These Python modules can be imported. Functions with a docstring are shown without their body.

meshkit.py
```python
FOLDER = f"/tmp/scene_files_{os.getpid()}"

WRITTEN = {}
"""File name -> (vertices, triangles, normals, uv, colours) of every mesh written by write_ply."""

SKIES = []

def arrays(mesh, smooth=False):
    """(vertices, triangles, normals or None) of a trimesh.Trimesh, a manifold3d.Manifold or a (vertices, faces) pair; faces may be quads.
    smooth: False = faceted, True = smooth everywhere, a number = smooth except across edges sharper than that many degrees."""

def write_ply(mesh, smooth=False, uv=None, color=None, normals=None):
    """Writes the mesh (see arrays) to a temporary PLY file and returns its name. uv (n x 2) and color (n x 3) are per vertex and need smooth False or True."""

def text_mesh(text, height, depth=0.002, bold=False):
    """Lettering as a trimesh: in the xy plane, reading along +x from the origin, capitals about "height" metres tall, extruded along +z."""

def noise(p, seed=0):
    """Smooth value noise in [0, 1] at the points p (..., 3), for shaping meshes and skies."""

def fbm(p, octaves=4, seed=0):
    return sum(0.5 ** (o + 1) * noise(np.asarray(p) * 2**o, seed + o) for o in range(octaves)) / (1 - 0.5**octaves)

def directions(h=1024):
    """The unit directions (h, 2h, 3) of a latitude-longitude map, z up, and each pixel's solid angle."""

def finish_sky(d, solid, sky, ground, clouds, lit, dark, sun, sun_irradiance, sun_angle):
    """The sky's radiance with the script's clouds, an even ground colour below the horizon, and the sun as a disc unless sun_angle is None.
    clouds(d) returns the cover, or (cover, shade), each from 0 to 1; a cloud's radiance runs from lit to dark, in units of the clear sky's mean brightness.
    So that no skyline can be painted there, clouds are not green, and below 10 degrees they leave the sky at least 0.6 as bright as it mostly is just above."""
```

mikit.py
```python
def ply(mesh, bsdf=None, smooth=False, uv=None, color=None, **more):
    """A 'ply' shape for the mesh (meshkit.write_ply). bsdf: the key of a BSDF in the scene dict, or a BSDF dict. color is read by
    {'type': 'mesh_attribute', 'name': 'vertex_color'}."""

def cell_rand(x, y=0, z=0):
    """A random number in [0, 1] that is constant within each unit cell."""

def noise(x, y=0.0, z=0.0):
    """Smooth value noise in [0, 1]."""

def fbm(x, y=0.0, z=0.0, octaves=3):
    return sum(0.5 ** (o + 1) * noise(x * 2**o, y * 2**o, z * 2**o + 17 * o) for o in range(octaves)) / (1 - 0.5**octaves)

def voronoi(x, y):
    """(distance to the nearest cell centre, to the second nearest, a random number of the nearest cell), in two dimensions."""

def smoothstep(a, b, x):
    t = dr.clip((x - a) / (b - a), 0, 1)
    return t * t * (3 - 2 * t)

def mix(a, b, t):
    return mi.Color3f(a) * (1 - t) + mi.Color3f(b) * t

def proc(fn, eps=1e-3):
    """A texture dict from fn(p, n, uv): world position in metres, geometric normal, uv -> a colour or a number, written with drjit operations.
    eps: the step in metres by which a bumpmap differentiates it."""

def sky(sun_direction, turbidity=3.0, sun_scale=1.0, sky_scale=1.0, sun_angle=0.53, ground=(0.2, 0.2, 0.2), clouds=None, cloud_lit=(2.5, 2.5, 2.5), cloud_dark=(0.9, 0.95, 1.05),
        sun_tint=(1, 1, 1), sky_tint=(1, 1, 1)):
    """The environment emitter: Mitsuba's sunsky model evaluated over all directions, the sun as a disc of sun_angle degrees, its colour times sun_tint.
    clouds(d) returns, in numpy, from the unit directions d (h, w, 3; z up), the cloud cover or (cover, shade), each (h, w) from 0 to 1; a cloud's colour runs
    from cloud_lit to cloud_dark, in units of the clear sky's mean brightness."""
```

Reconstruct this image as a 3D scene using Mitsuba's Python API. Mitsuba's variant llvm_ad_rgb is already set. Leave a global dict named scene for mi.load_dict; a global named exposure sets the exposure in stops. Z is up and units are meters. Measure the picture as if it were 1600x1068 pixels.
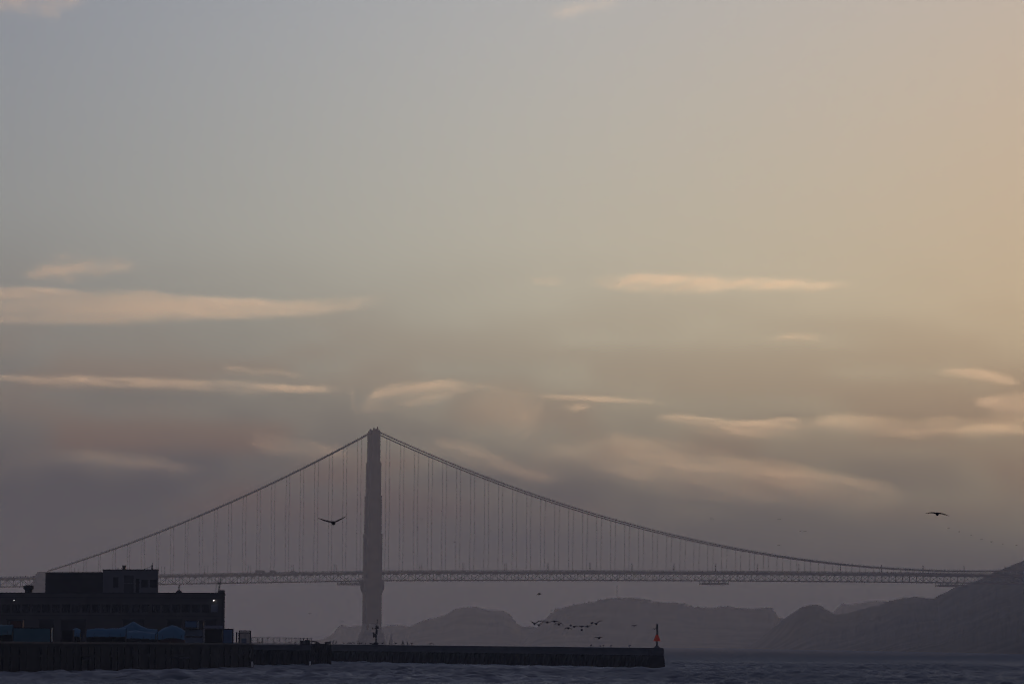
import math, random
import numpy as np, trimesh, manifold3d, mitsuba as mi, mikit, meshkit
from manifold3d import Manifold
import drjit as dr

random.seed(7)
ORD = 'first second third fourth fifth sixth seventh eighth ninth tenth eleventh twelfth thirteenth fourteenth fifteenth sixteenth seventeenth eighteenth nineteenth'.split()
RNG = np.random.default_rng(11)
T = mi.ScalarTransform4f
scene, labels = {}, {}

# ------------------------------------------------------------------ camera, sky, exposure, haze
FPX, EYE = 7950.0, np.array([0.0, 0.0, 4.0])
PITCH, ROLL = math.atan((1004.5 - 534) / FPX), math.radians(0.56)
fwd = np.array([0, math.cos(PITCH), math.sin(PITCH)])
up0 = np.array([0, -math.sin(PITCH), math.cos(PITCH)])
right0 = np.array([1.0, 0, 0])
upc = math.cos(ROLL) * up0 - math.sin(ROLL) * right0
rightc = math.cos(ROLL) * right0 + math.sin(ROLL) * up0
scene['camera'] = {'type': 'perspective', 'fov': 2 * math.degrees(math.atan(800 / FPX)), 'fov_axis': 'x',
                   'near_clip': 1.0, 'far_clip': 120000.0,
                   'to_world': T().look_at(origin=EYE.tolist(), target=(EYE + fwd * 100).tolist(), up=upc.tolist()),
                   'medium': {'type': 'ref', 'id': 'haze_air'}}
exposure = 1.55


def at(x, y, Y):
    """the point at depth Y metres that a spot of the photograph was measured to stand at"""
    d = fwd * FPX + rightc * (x - 800) - upc * (y - 534)
    return EYE + d * (Y / d[1])


def sstep(a, b, x):
    t = np.clip((x - a) / (b - a), 0, 1)
    return t * t * (3 - 2 * t)


SUN_AZ, SUN_EL = math.radians(13), math.radians(4)


def sky_clouds(d):
    """a bank of evening haze all round the horizon, mottled with thin high cloud"""
    az = np.degrees(np.arctan2(d[..., 0], d[..., 1]))
    el = np.degrees(np.arcsin(np.clip(d[..., 2], -1, 1)))
    p = np.stack([d[..., 0] * 9, d[..., 1] * 9, d[..., 2] * 40], -1)
    soft = meshkit.fbm(p, 3, 3)
    fine = meshkit.fbm(np.stack([d[..., 0] * 38, d[..., 1] * 38, d[..., 2] * 150], -1), 3, 9)
    e = el + 1.2 * (soft - 0.5) - 1.7 * np.maximum(np.cos(np.radians(3 * (az + 30))), -0.12)
    bank = 0.97 * (1 - sstep(0.2, 4.4, e)) ** 0.9
    off = np.degrees(np.arccos(np.clip(d @ np.array([math.sin(SUN_AZ) * math.cos(SUN_EL), math.cos(SUN_AZ) * math.cos(SUN_EL), math.sin(SUN_EL)]), -1, 1)))
    veil = 0.55 * sstep(9, 22, el) * (0.5 + soft)  # overhead cover added out of view to dim and grey the sky fill
    away = 0.36 * sstep(12, 22, off)                                      # the thin veil greys where the sun does not reach it
    pink = sstep(0.42, 0.64, fine) * sstep(0.9, 1.9, el) * (1 - sstep(2.8, 4.6, el))
    glow = 0.70 * np.exp(-(off / 9.0) ** 2 - 0.02 * np.clip(el - 4.5, 0, None) ** 2) * (1 - 0.72 * bank) * sstep(0.7, 2.6, el)          # thin veil lit up around the low sun
    murk = sstep(0.52, 0.36, fine) * sstep(0.8, 1.8, el) * (1 - sstep(2.6, 4.0, el))
    dull = np.clip(bank + 0.22 * pink + 0.16 * murk + veil, 0, 0.97)
    dull = 1 - (1 - dull) * (1 - away)
    cover = 1 - (1 - dull) * (1 - glow)
    shade = np.clip(1 - 0.17 * pink - 0.07 * sstep(1.0, 3.5, el) , 0, 1)
    shade = shade * dull * (1 - glow) / np.maximum(cover, 1e-6)
    return cover, shade


scene['sky'] = mikit.sky((math.sin(SUN_AZ) * math.cos(SUN_EL), math.cos(SUN_AZ) * math.cos(SUN_EL), math.sin(SUN_EL)),
                         turbidity=3, sun_scale=0.54, sun_angle=1.2, sun_tint=(1.42, 2.1, 9.3), sky_tint=(0.655, 1.035, 2.62),
                         clouds=sky_clouds, cloud_lit=(6.2, 3.0, 1.25), cloud_dark=(0.56, 0.60, 0.79), ground=(0.04, 0.05, 0.06))
scene['haze_air'] = {'type': 'homogeneous', 'albedo': {'type': 'rgb', 'value': [.88, .95, .98]}, 'sigma_t': 1.33e-4, 'phase': {'type': 'isotropic'}}
scene['haze'] = {'type': 'cube', 'to_world': T().translate([0, 6500, 127]).scale([16000, 9500, 130]),
                 'bsdf': {'type': 'null'}, 'interior': {'type': 'ref', 'id': 'haze_air'}}
labels['haze'] = {'label': 'dusk haze filling the air over the bay', 'category': 'haze', 'kind': 'stuff'}

# ------------------------------------------------------------------ materials
def pr(name, col, rough=0.7, **k):
    scene[name] = {'type': 'twosided', 'bsdf': {'type': 'principled', 'base_color': {'type': 'rgb', 'value': list(col)}, 'roughness': rough, 'specular': .2, **k}}


def prn(name, a, b, sx, sy, sz, rough=0.8):
    a, b = mi.Color3f(*a), mi.Color3f(*b)

    def fn(p, n, uv):
        return mikit.mix(a, b, mikit.fbm(p.x * sx, p.y * sy, p.z * sz, 3))
    scene[name] = {'type': 'twosided', 'bsdf': {'type': 'principled', 'base_color': mikit.proc(fn), 'roughness': rough, 'specular': .08}}


prn('bridge_paint', (.045, .024, .022), (.062, .034, .03), .05, .05, .12, .6)
prn('pier_concrete', (.10, .10, .10), (.22, .21, .20), .1, .1, .3)
prn('hill_scrub', (.018, .022, .014), (.042, .040, .028), .02, .02, .03, .95)
prn('wood_leaf', (.02, .03, .015), (.05, .06, .03), .1, .1, .1, .95)
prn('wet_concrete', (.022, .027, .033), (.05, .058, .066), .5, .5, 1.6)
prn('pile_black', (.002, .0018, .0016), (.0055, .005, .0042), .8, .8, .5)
prn('shed_pale', (.075, .076, .082), (.1, .1, .106), .15, .15, .5)
prn('shed_wall', (.045, .043, .042), (.062, .059, .057), .15, .15, .5)
pr('wall_dark', (.018, .018, .019), .8)
pr('roof_trim', (.03, .031, .034), .7)
pr('rope_paint', (.26, .20, .18), .7)
pr('window_dark', (.005, .005, .006), .45)
pr('window_frame', (.013, .013, .015), .6)
pr('panel_pale', (.10, .11, .14), .6)
pr('iron_dark', (.012, .012, .014), .6)
pr('tarp_blue', (.03, .105, .175), .5)
pr('tarp_teal', (.025, .085, .11), .5)
pr('container_blue', (.04, .085, .15), .5)
pr('container_grey', (.09, .11, .14), .6)
pr('box_rust', (.06, .025, .018), .7)
pr('dayboard_red', (.85, .075, .012), .5)
pr('paint_white', (.55, .55, .52), .6)
pr('glint_pale', (.5, .55, .6), .9)  # painted tone for the bright streak on the water
pr('bird_dark', (.012, .012, .014), .8)
pr('bird_grey', (.07, .07, .075), .8)
pr('vehicle_paint', (.12, .12, .13), .4)
pr('sail_cloth', (.12, .12, .13), .8)
scene['sheet_pale'] = {'type': 'principledthin', 'base_color': {'type': 'rgb', 'value': [.42, .38, .34]}, 'roughness': .7, 'diff_trans': 1.0, 'spec_trans': 0.0}


def choppiness(p, n, uv):
    near = 0.31 + .22 * mikit.fbm(p.x * .03, p.y * .012, 5.0, 3)
    return near + (.64 - near) * mikit.smoothstep(950, 2300, p.y)     # beyond, the waves are too small to be built


def ripple(p, n, uv):
    a = mikit.fbm(p.x * 1.3 + 7, p.y * 0.9, 0.0, 3)
    b = mikit.noise(p.x * 4.1, p.y * 3.0, 2.0)
    return a * 0.16 + b * 0.03


scene['sea_water'] = {'type': 'bumpmap', 'arbitrary': mikit.proc(ripple, eps=0.05), 'scale': 1.0,
                      'bsdf': {'type': 'principled', 'base_color': {'type': 'rgb', 'value': [.002, .022, .042]}, 'roughness': mikit.proc(choppiness), 'specular': .3}}

# ------------------------------------------------------------------ helpers
used = set()


def numbered(key):
    k, i = key, 0
    while k in used:
        i += 1
        k = f'{key}_{i:03d}'
    used.add(k)
    return k


def thing(name, label, cat, group=None):
    k = numbered(name)
    labels[k] = {'label': label, 'category': cat}
    if group:
        labels[k]['group'] = group
    return k


def obj(name, mesh, mat, parent=None, smooth=False, label=None, **more):
    k = numbered(f'{parent}__{name}' if parent else name)
    scene[k] = {**mesh, **more} if isinstance(mesh, dict) else mikit.ply(mesh, mat, smooth=smooth, **more)
    if label:
        labels[k] = {'label': label}
    return k


def struct(name, mesh, mat, label, kind='structure', smooth=False, cat=None):
    k = obj(name, mesh, mat, smooth=smooth)
    labels[k] = {'label': label, 'kind': kind, 'category': cat or name.replace('_', ' ')}
    return k


class MB:
    """collects simple solids into one mesh"""
    def __init__(self):
        self.m = []

    def box(self, c, s, rz=0.0, ax=None):
        b = trimesh.creation.box(extents=s)
        M = np.eye(4)
        if ax is not None:
            M[:3, :3] = ax
        else:
            M[:3, :3] = [[math.cos(rz), -math.sin(rz), 0], [math.sin(rz), math.cos(rz), 0], [0, 0, 1]]
        M[:3, 3] = c
        b.apply_transform(M)
        self.m.append(b)
        return self

    def bar(self, a, b, w, h=None):
        """a square bar from a to b"""
        a, b = np.asarray(a, float), np.asarray(b, float)
        d = b - a
        L = np.linalg.norm(d)
        d = d / L
        s = np.cross(d, [0, 0, 1.0] if abs(d[2]) < .95 else [0, 1.0, 0])
        s /= np.linalg.norm(s)
        u = np.cross(s, d)
        return self.box((a + b) / 2, (L, w, h or w), ax=np.stack([d, s, u], 1))

    def tube(self, a, b, r, r2=None, n=10):
        a, b = np.asarray(a, float), np.asarray(b, float)
        r2 = r if r2 is None else r2
        d = b - a
        d = d / np.linalg.norm(d)
        s = np.cross(d, [0, 0, 1.0] if abs(d[2]) < .95 else [0, 1.0, 0])
        s /= np.linalg.norm(s)
        u = np.cross(s, d)
        t = np.arange(n) * 2 * np.pi / n
        ring = np.cos(t)[:, None] * s + np.sin(t)[:, None] * u
        self.m.append(trimesh.convex.convex_hull(np.vstack([a + ring * r, b + ring * r2])))
        return self

    def hull(self, pts):
        self.m.append(trimesh.convex.convex_hull(np.asarray(pts, float)))
        return self

    def add(self, m):
        self.m.append(m)
        return self

    def mesh(self):
        return trimesh.util.concatenate(self.m)

    def build(self, name, mat, parent=None, smooth=False, label=None):
        return obj(name, self.mesh(), mat, parent, smooth, label)


def man2tri(m):
    q = m.to_mesh()
    return trimesh.Trimesh(q.vert_properties[:, :3], q.tri_verts, process=False)


# ------------------------------------------------------------------ water
def graded(lo, hi, f0, f1, step, grow, most):
    """coordinates from lo to hi, STEP apart between f0 and f1, growing outside"""
    mid = np.arange(f0, f1 + 1e-6, step)
    out = [list(mid)]
    for sgn, end, start in ((-1, lo, mid[0]), (1, hi, mid[-1])):
        p, s, side = start, step, []
        while (end - p) * sgn > 0:
            s = min(s * grow, most)
            p = p + sgn * s
            side.append(p)
        side[-1] = end
        out.append(side)
    return np.array(out[1][::-1] + out[0] + out[2])


def make_water():
    xs = graded(-15000, 15000, -78, 100, .30, 1.035, 900)
    ys = graded(-2900, 15900, 540, 1080, .75, 1.018, 700)
    X, Y = np.meshgrid(xs, ys)
    dx = np.gradient(xs)[None, :]
    dy = np.gradient(ys)[:, None]
    Z = np.zeros_like(X)
    DX, DY = np.zeros_like(X), np.zeros_like(X)
    r = np.random.default_rng(5)
    gust = meshkit.fbm(np.stack([X / 55, Y / 130, X * 0], -1), 3, 4)
    for i in range(64):
        lam = 0.9 * (7.5 / 0.9) ** r.random()
        ang = math.radians(-68 + r.normal(0, 30))          # the wind blows in from the ocean, towards the camera
        kx, ky = 2 * math.pi / lam * math.sin(ang), 2 * math.pi / lam * math.cos(ang)
        if i % 2:
            kx, ky = ky * .6, kx
        kl = math.hypot(kx, ky)
        a = 0.0105 * lam ** 0.85 * (0.6 + .8 * r.random())
        ph = kx * X + ky * Y + r.random() * 6.283
        vis = np.clip(2.2 - abs(kx) * dx / 1.1, 0, 1) * np.clip(2.2 - abs(ky) * dy / 1.1, 0, 1)
        Z += vis * a * np.sin(ph)
        DX -= vis * a * .55 * kx / kl * np.cos(ph)
        DY -= vis * a * .55 * ky / kl * np.cos(ph)
    Z *= (0.55 + .9 * gust)
    edge = sstep(0, 1, np.minimum.reduce([np.clip((X + 15000) / 500, 0, 1), np.clip((15000 - X) / 500, 0, 1)]))
    V = np.stack([X + DX * edge, Y + DY, Z * edge], -1).reshape(-1, 3)
    n, m = X.shape
    i = np.arange(n * m).reshape(n, m)
    q = np.stack([i[:-1, :-1], i[:-1, 1:], i[1:, 1:], i[1:, :-1]], -1).reshape(-1, 4)
    F = np.vstack([q[:, [0, 1, 2]], q[:, [0, 2, 3]]])
    print('water tris', len(F))
    return trimesh.Trimesh(V, F, process=False)


struct('water', make_water(), 'sea_water', 'choppy dark blue bay water at dusk', smooth=True)

# ------------------------------------------------------------------ hills
def hill(name, label, pts, crest_d, toe_d, back, seed, rough=1.0, cols=420, rows=46):
    """a range whose crest passes through the measured points, sloping to the water in front and away behind"""
    px = np.array([p[0] for p in pts], float)
    py = np.array([p[1] for p in pts], float)
    xs = np.linspace(px[0], px[-1], cols)
    ysm = np.interp(xs, px, py)
    k = np.array([.25, .5, .25])
    for _ in range(2):
        ysm[1:-1] = np.convolve(ysm, k, 'valid')
    cd = np.interp(xs, *zip(*crest_d))
    td = np.interp(xs, *zip(*toe_d))
    crest = np.array([at(x, y, d) for x, y, d in zip(xs, ysm, cd)])
    toe = np.array([at(x, 1000, d) for x, d in zip(xs, td)])
    toe[:, 2] = -2
    V = []
    for j in range(rows):
        t = j / (rows - 1) * 1.6
        if t <= 1:
            P = toe * (1 - t) + crest * t
            z = -2 + (crest[:, 2] + 2) * (t ** 1.25 * (1 - .12 * math.sin(t * math.pi)))
        else:
            u = (t - 1) / .6
            P = crest + np.stack([0 * xs, u * back * np.ones_like(xs), 0 * xs], 1)
            z = crest[:, 2] - (crest[:, 2] + 3) * (u ** 1.5)
        Q = np.stack([P[:, 0] / 70, P[:, 1] / 90, np.full(cols, t * 3.0)], -1)
        amp = rough * math.sin(min(t, 1) * math.pi * .5) * (14 * (t < .97) + 0.0)
        z = z - amp * np.abs(meshkit.fbm(Q, 4, seed) - .3) * np.clip(crest[:, 2] / 40, .1, 1.5)
        V.append(np.stack([P[:, 0], P[:, 1], z], 1))
    V = np.array(V)
    # fine unevenness of scrub along the crest
    fine = (meshkit.fbm(np.stack([V[..., 0] / 9, V[..., 1] / 9, V[..., 1] * 0], -1), 3, seed + 5) - .5) * 3.2 * rough
    V[..., 2] += fine * np.clip(V[..., 2] / 15, 0, 1)
    i = np.arange(rows * cols).reshape(rows, cols)
    q = np.stack([i[:-1, :-1], i[:-1, 1:], i[1:, 1:], i[1:, :-1]], -1).reshape(-1, 4)
    struct(name, trimesh.Trimesh(V.reshape(-1, 3), np.vstack([q[:, [0, 1, 2]], q[:, [0, 2, 3]]]), process=False), 'hill_scrub', label, smooth=True, cat='hill')
    return crest


hill('low_hill', 'low hazy headland seen behind the foot of the bridge tower',
     [(470, 1003), (500, 998), (515, 992.5), (521, 988), (531, 975.8), (535, 975), (543, 978.5), (556, 976.6), (575, 976), (597, 978.5), (612, 974.8), (628, 976), (640, 979), (660, 986), (690, 1002)],
     [(470, 10300), (690, 10200)], [(470, 9700), (690, 9600)], 900, 1, .5)
hill('middle_hill', 'rounded hazy hill right of the bridge tower, below the deck',
     [(590, 1003), (605, 990), (635, 979.5), (645, 975.5), (661, 968), (695, 960.5), (703, 955), (710, 950.5), (725, 947.5), (744, 946.7), (755, 950), (762, 952), (775, 952), (787, 953), (798, 959.7), (808, 973), (814, 977.5), (833, 978), (860, 984), (890, 1004)],
     [(590, 9300), (890, 9200)], [(590, 8500), (890, 8400)], 900, 2, .6)
CREST = hill('wooded_hill', 'long hazy tree-topped ridge in the middle distance under the bridge deck',
     [(815, 1006), (838, 981), (845, 975), (851, 967.5), (862, 956), (872, 951), (885, 947), (911, 941), (941, 938), (952, 936), (977, 935), (1000, 936.5), (1010, 938.5), (1016, 940.5), (1042, 942), (1061, 942.5), (1075, 945), (1090, 949), (1110, 949.5), (1135, 947.5), (1160, 951), (1180, 951), (1201, 949.5), (1211, 953), (1214, 960), (1219, 966), (1238, 966.5), (1258, 975), (1290, 1008)],
     [(815, 8700), (1290, 8900)], [(815, 7900), (1290, 8000)], 900, 3, .6)
hill('distant_ridge', 'faint far ridge peeping out behind the dark right-hand headland',
     [(1230, 1004), (1260, 985), (1290, 965), (1303, 957), (1314, 944), (1318, 941), (1326, 944), (1345, 941), (1358, 938), (1380, 937.5), (1400, 942), (1430, 965), (1470, 1008)],
     [(1230, 11500), (1470, 11500)], [(1230, 10900), (1470, 10900)], 800, 4, .4)
hill('headland', 'dark steep headland filling the lower right behind the bridge',
     [(1188, 1016), (1203, 1009.6), (1219, 994), (1232, 978), (1242, 962), (1251, 952), (1261, 945), (1268, 943), (1275, 942.6), (1282, 945), (1295, 953), (1303, 958), (1312, 958.5), (1332, 957), (1343, 952), (1369, 945), (1385, 944), (1390, 938.7), (1406, 934), (1427, 932), (1445, 933), (1466, 935.6), (1471, 932), (1484, 923), (1498, 916), (1516, 911), (1540, 901), (1554, 894.3), (1567, 888), (1581, 883.6), (1592, 878), (1600, 874.6), (1650, 856), (1720, 838), (1800, 832), (1900, 846), (2050, 880), (2300, 1010)],
     [(1188, 6600), (1300, 6600), (1500, 6400), (1650, 6200), (2300, 6500)], [(1188, 6300), (1300, 5700), (1450, 4400), (1600, 3500), (1800, 3500), (2300, 4500)], 1200, 5, 1.0, cols=700)

# unseen hill added at right to keep low sun off the harbour
def sun_block_hill(cx, cy, rx, ry, h):
    n, m = 90, 40
    a = np.linspace(0, 2 * math.pi, n, endpoint=False)
    t = np.linspace(0, 1, m)
    A_, T_ = np.meshgrid(a, t)
    lump = 1 + .25 * (meshkit.fbm(np.stack([np.cos(A_) * 2, np.sin(A_) * 2, T_ * 2], -1), 3, 14) - .5)
    X, Y = cx + rx * np.cos(A_) * T_ * lump, cy + ry * np.sin(A_) * T_ * lump
    Z = -3 + (h + 3) * (1 - T_ ** 1.9) * (1 + .12 * (meshkit.fbm(np.stack([X / 160, Y / 160, X * 0], -1), 4, 15) - .5) * (T_ > .05))
    i = np.arange(n * m).reshape(m, n)
    j = np.roll(i, -1, axis=1)
    q = np.stack([i[:-1], i[1:], j[1:], j[:-1]], -1).reshape(-1, 4)
    struct('sun_block_hill', trimesh.Trimesh(np.stack([X, Y, np.minimum(Z, 250)], -1).reshape(-1, 3), np.vstack([q[:, [0, 1, 2]], q[:, [0, 2, 3]]]), process=False), 'hill_scrub', 'unseen hill added beyond the right edge to block the low sun', smooth=True, cat='hill')
sun_block_hill(2750 * math.sin(SUN_AZ), 2750 * math.cos(SUN_AZ) + 150, 330, 700, 246)

# trees standing along the wooded ridge
mb = MB()
rt = np.random.default_rng(21)
ico = trimesh.creation.icosphere(subdivisions=1)
for i in range(len(CREST)):
    x = 815 + (1290 - 815) * i / (len(CREST) - 1)
    dens = 1.0 if 938 < x < 1012 else .55 if 1020 < x < 1066 or 1120 < x < 1205 else .1
    for _ in range(5):
        if rt.random() < dens * .75:
            h = (2.6 + 3.2 * rt.random() ** 2) * (1.0 if dens > .9 else .7)
            p = CREST[i] + [rt.normal(0, 3), rt.normal(0, 20), -.45 * h]
            for _ in range(3):
                c = ico.copy()
                v = np.array(c.vertices) * (1 + .5 * (rt.random((len(c.vertices), 1)) - .5))
                c = trimesh.Trimesh(v * [h * .42, h * .42, h * .36] + p + [rt.normal(0, h * .28), rt.normal(0, h * .28), h * (.15 + .5 * rt.random())], c.faces, process=False)
                mb.add(c)
k = mb.build('treeline', 'wood_leaf', smooth=True)
labels[k] = {'label': 'far-off trees along the crest of the hazy ridge under the deck', 'category': 'trees', 'kind': 'stuff'}
k = thing('radio_mast', 'thin faint mast on the tree-topped ridge under the bridge deck', 'mast')
p = at(964, 937, 8780)
MB().tube(p - [0, 0, 8], p + [0, 0, 26], .5, .28).build('pole', 'bridge_paint', k)
m2 = MB()
for z in (14, 19, 23):
    m2.bar(p + [-1.6, 0, z], p + [1.6, 0, z], .3)
m2.build('aerial', 'bridge_paint', k)

# ------------------------------------------------------------------ the suspension bridge
D0 = 5400.0
tw = at(580.6, 1004, D0)
TX, TY = tw[0], tw[1]
va = math.radians(-1.57 - 8.0)
VV = np.array([math.sin(va), math.cos(va), 0])           # across the bridge, away from the camera
UU = np.array([math.cos(va), -math.sin(va), 0])          # along the bridge, to the right
HALF = 13.7


def B(s, t, z):
    return np.array([TX, TY, 0]) + UU * s + VV * t + np.array([0, 0, z])


AX = np.stack([UU, VV, [0, 0, 1.0]], 1)
bridge = thing('suspension_bridge', 'long hazy suspension bridge with one tall tower crossing the strait', 'bridge')


def deck_z(s):
    """top of the roadway"""
    s = np.asarray(s, float)
    return np.where(s > 0, 83.4 - 5.2 * ((s - 640) / 640) ** 2, 78.2 + .0285 * s)


def cable_z(s):
    s = np.asarray(s, float)
    main = 86.5 + 141.0 * ((s - 640) / 640) ** 2
    side = 227.5 + s / 343 * (227.5 - 75.0) + 10.5 * ((s + 171.5) ** 2 / 171.5 ** 2 - 1)
    return np.where(s >= 0, main, side)


tower = 'tower'
def leg_block(t, z0, z1, w, dpt):
    return trimesh.creation.box(extents=(w, dpt, z1 - z0)), (t, (z0 + z1) / 2)
def bb(mbx, s, t, z0, z1, w, dp):
    return mbx.box(B(s, t, (z0 + z1) / 2), (w, dp, z1 - z0), ax=AX)
STEPS = [(12, 67.2, 15.4, 9.6), (67.2, 81, 15.4, 9.6), (81, 118.5, 15.4, 9.6), (118.5, 158.5, 13.6, 8.8), (158.5, 194, 11.6, 8.0), (194, 226.5, 9.3, 7.2)]
for t in (-HALF, HALF):
    m = MB()
    for z0, z1, w, dp in STEPS:
        bb(m, 0, t, z0, z1, w, dp)
        if z0 > 60:                                       # fluted corners of each tier
            for q in (-1, 1):
                bb(m, q * (w / 2 - 1.1), t, z0, z1 - 2.2, 1.6, dp + .9)
                bb(m, q * w / 6, t, z0, z1 - 3.4, 1.4, dp + .9)
    m.build('tower_leg', 'bridge_paint', bridge)
    m = MB()
    bb(m, 0, t, 226.52, 228.0, 8.0, 6.4)
    bb(m, -1.9, t, 228.02, 230.2, 1.6, 1.8)
    m.hull([B(s_, t + q, z) for s_, z in ((-3, 228), (3, 228), (-2, 229.3), (2, 229.3)) for q in (-1.2, 1.2)])
    m.tube(B(1.9, t, 228), B(1.9, t, 231.6), .8, .6)
    m.build('cable_saddle', 'bridge_paint', bridge)
for z0, z1, dp in ((216, 226, 5.2), (181, 192, 6.0), (146, 157, 6.6), (106, 117, 7.2), (60, 67, 7.6)):
    m = MB()
    bb(m, 0, 0, z0, z1, dp, 2 * HALF - 8)
    bb(m, 0, 0, z0 - 1.2, z0, dp + .8, 2 * HALF - 8)
    m.build('portal_strut', 'bridge_paint', bridge)
# housings that flare out where the deck passes the tower
for t in (-HALF, HALF):
    m = MB()
    for q in (-1, 1):
        m.hull([B(q * s_, t + w_, z) for s_, z in ((7.6, 54), (10.3, 60.5), (10.3, 70.5), (7.6, 70.5)) for w_ in (-4, 4)])
    m.build('tower_bracket', 'bridge_paint', bridge)
m = MB()
def octo(m, w, dp, z0, z1, w1=None, d1=None):
    w1, d1 = w1 or w, d1 or dp
    m.hull([B(a * w_ / 2, b * d_ / 2, z) for z, w_, d_ in ((z0, w, dp), (z1, w1, d1)) for a, b in ((1, .7), (1, -.7), (-1, .7), (-1, -.7), (.7, 1), (-.7, 1), (.7, -1), (-.7, -1))])
octo(m, 26.5, 52, -3, 6.5, 26, 51)
octo(m, 23.5, 46, 6.5, 13.5, 22, 44)
octo(m, 20.5, 42, 13.5, 17.5, 18.5, 40)
octo(m, 17, 38, 17.5, 23, 16.2, 37)
m.build('tower_pier', 'pier_concrete', bridge)
# main cables
for t in (-HALF, HALF):
    ss = np.concatenate([np.linspace(-343, -4, 40), [0], np.linspace(4, 900, 100)])
    pts = np.array([B(s, t, z) for s, z in zip(ss, cable_z(ss))])
    n = 8
    d = np.gradient(pts, axis=0)
    d /= np.linalg.norm(d, axis=1, keepdims=True)
    sd = np.cross(d, [0, 0, 1.0])
    sd /= np.linalg.norm(sd, axis=1, keepdims=True)
    u = np.cross(sd, d)
    th = np.arange(n) * 2 * math.pi / n
    V = pts[:, None] + .62 * (np.cos(th)[None, :, None] * sd[:, None] + np.sin(th)[None, :, None] * u[:, None])
    i, j = np.meshgrid(np.arange(len(pts) - 1), np.arange(n), indexing='ij')
    q = np.stack([i * n + j, i * n + (j + 1) % n, (i + 1) * n + (j + 1) % n, (i + 1) * n + j], -1).reshape(-1, 4)
    obj('main_cable', trimesh.Trimesh(V.reshape(-1, 3), np.vstack([q[:, [0, 1, 2]], q[:, [0, 2, 3]]]), process=False), 'bridge_paint', bridge, True)
    m = MB()                                              # hand ropes above the cable
    for a in range(0, len(pts) - 1, 1):
        m.bar(pts[a] + [0, 0, 1.45], pts[a + 1] + [0, 0, 1.45], .12)
    m.build('hand_rope', 'bridge_paint', bridge)
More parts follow.
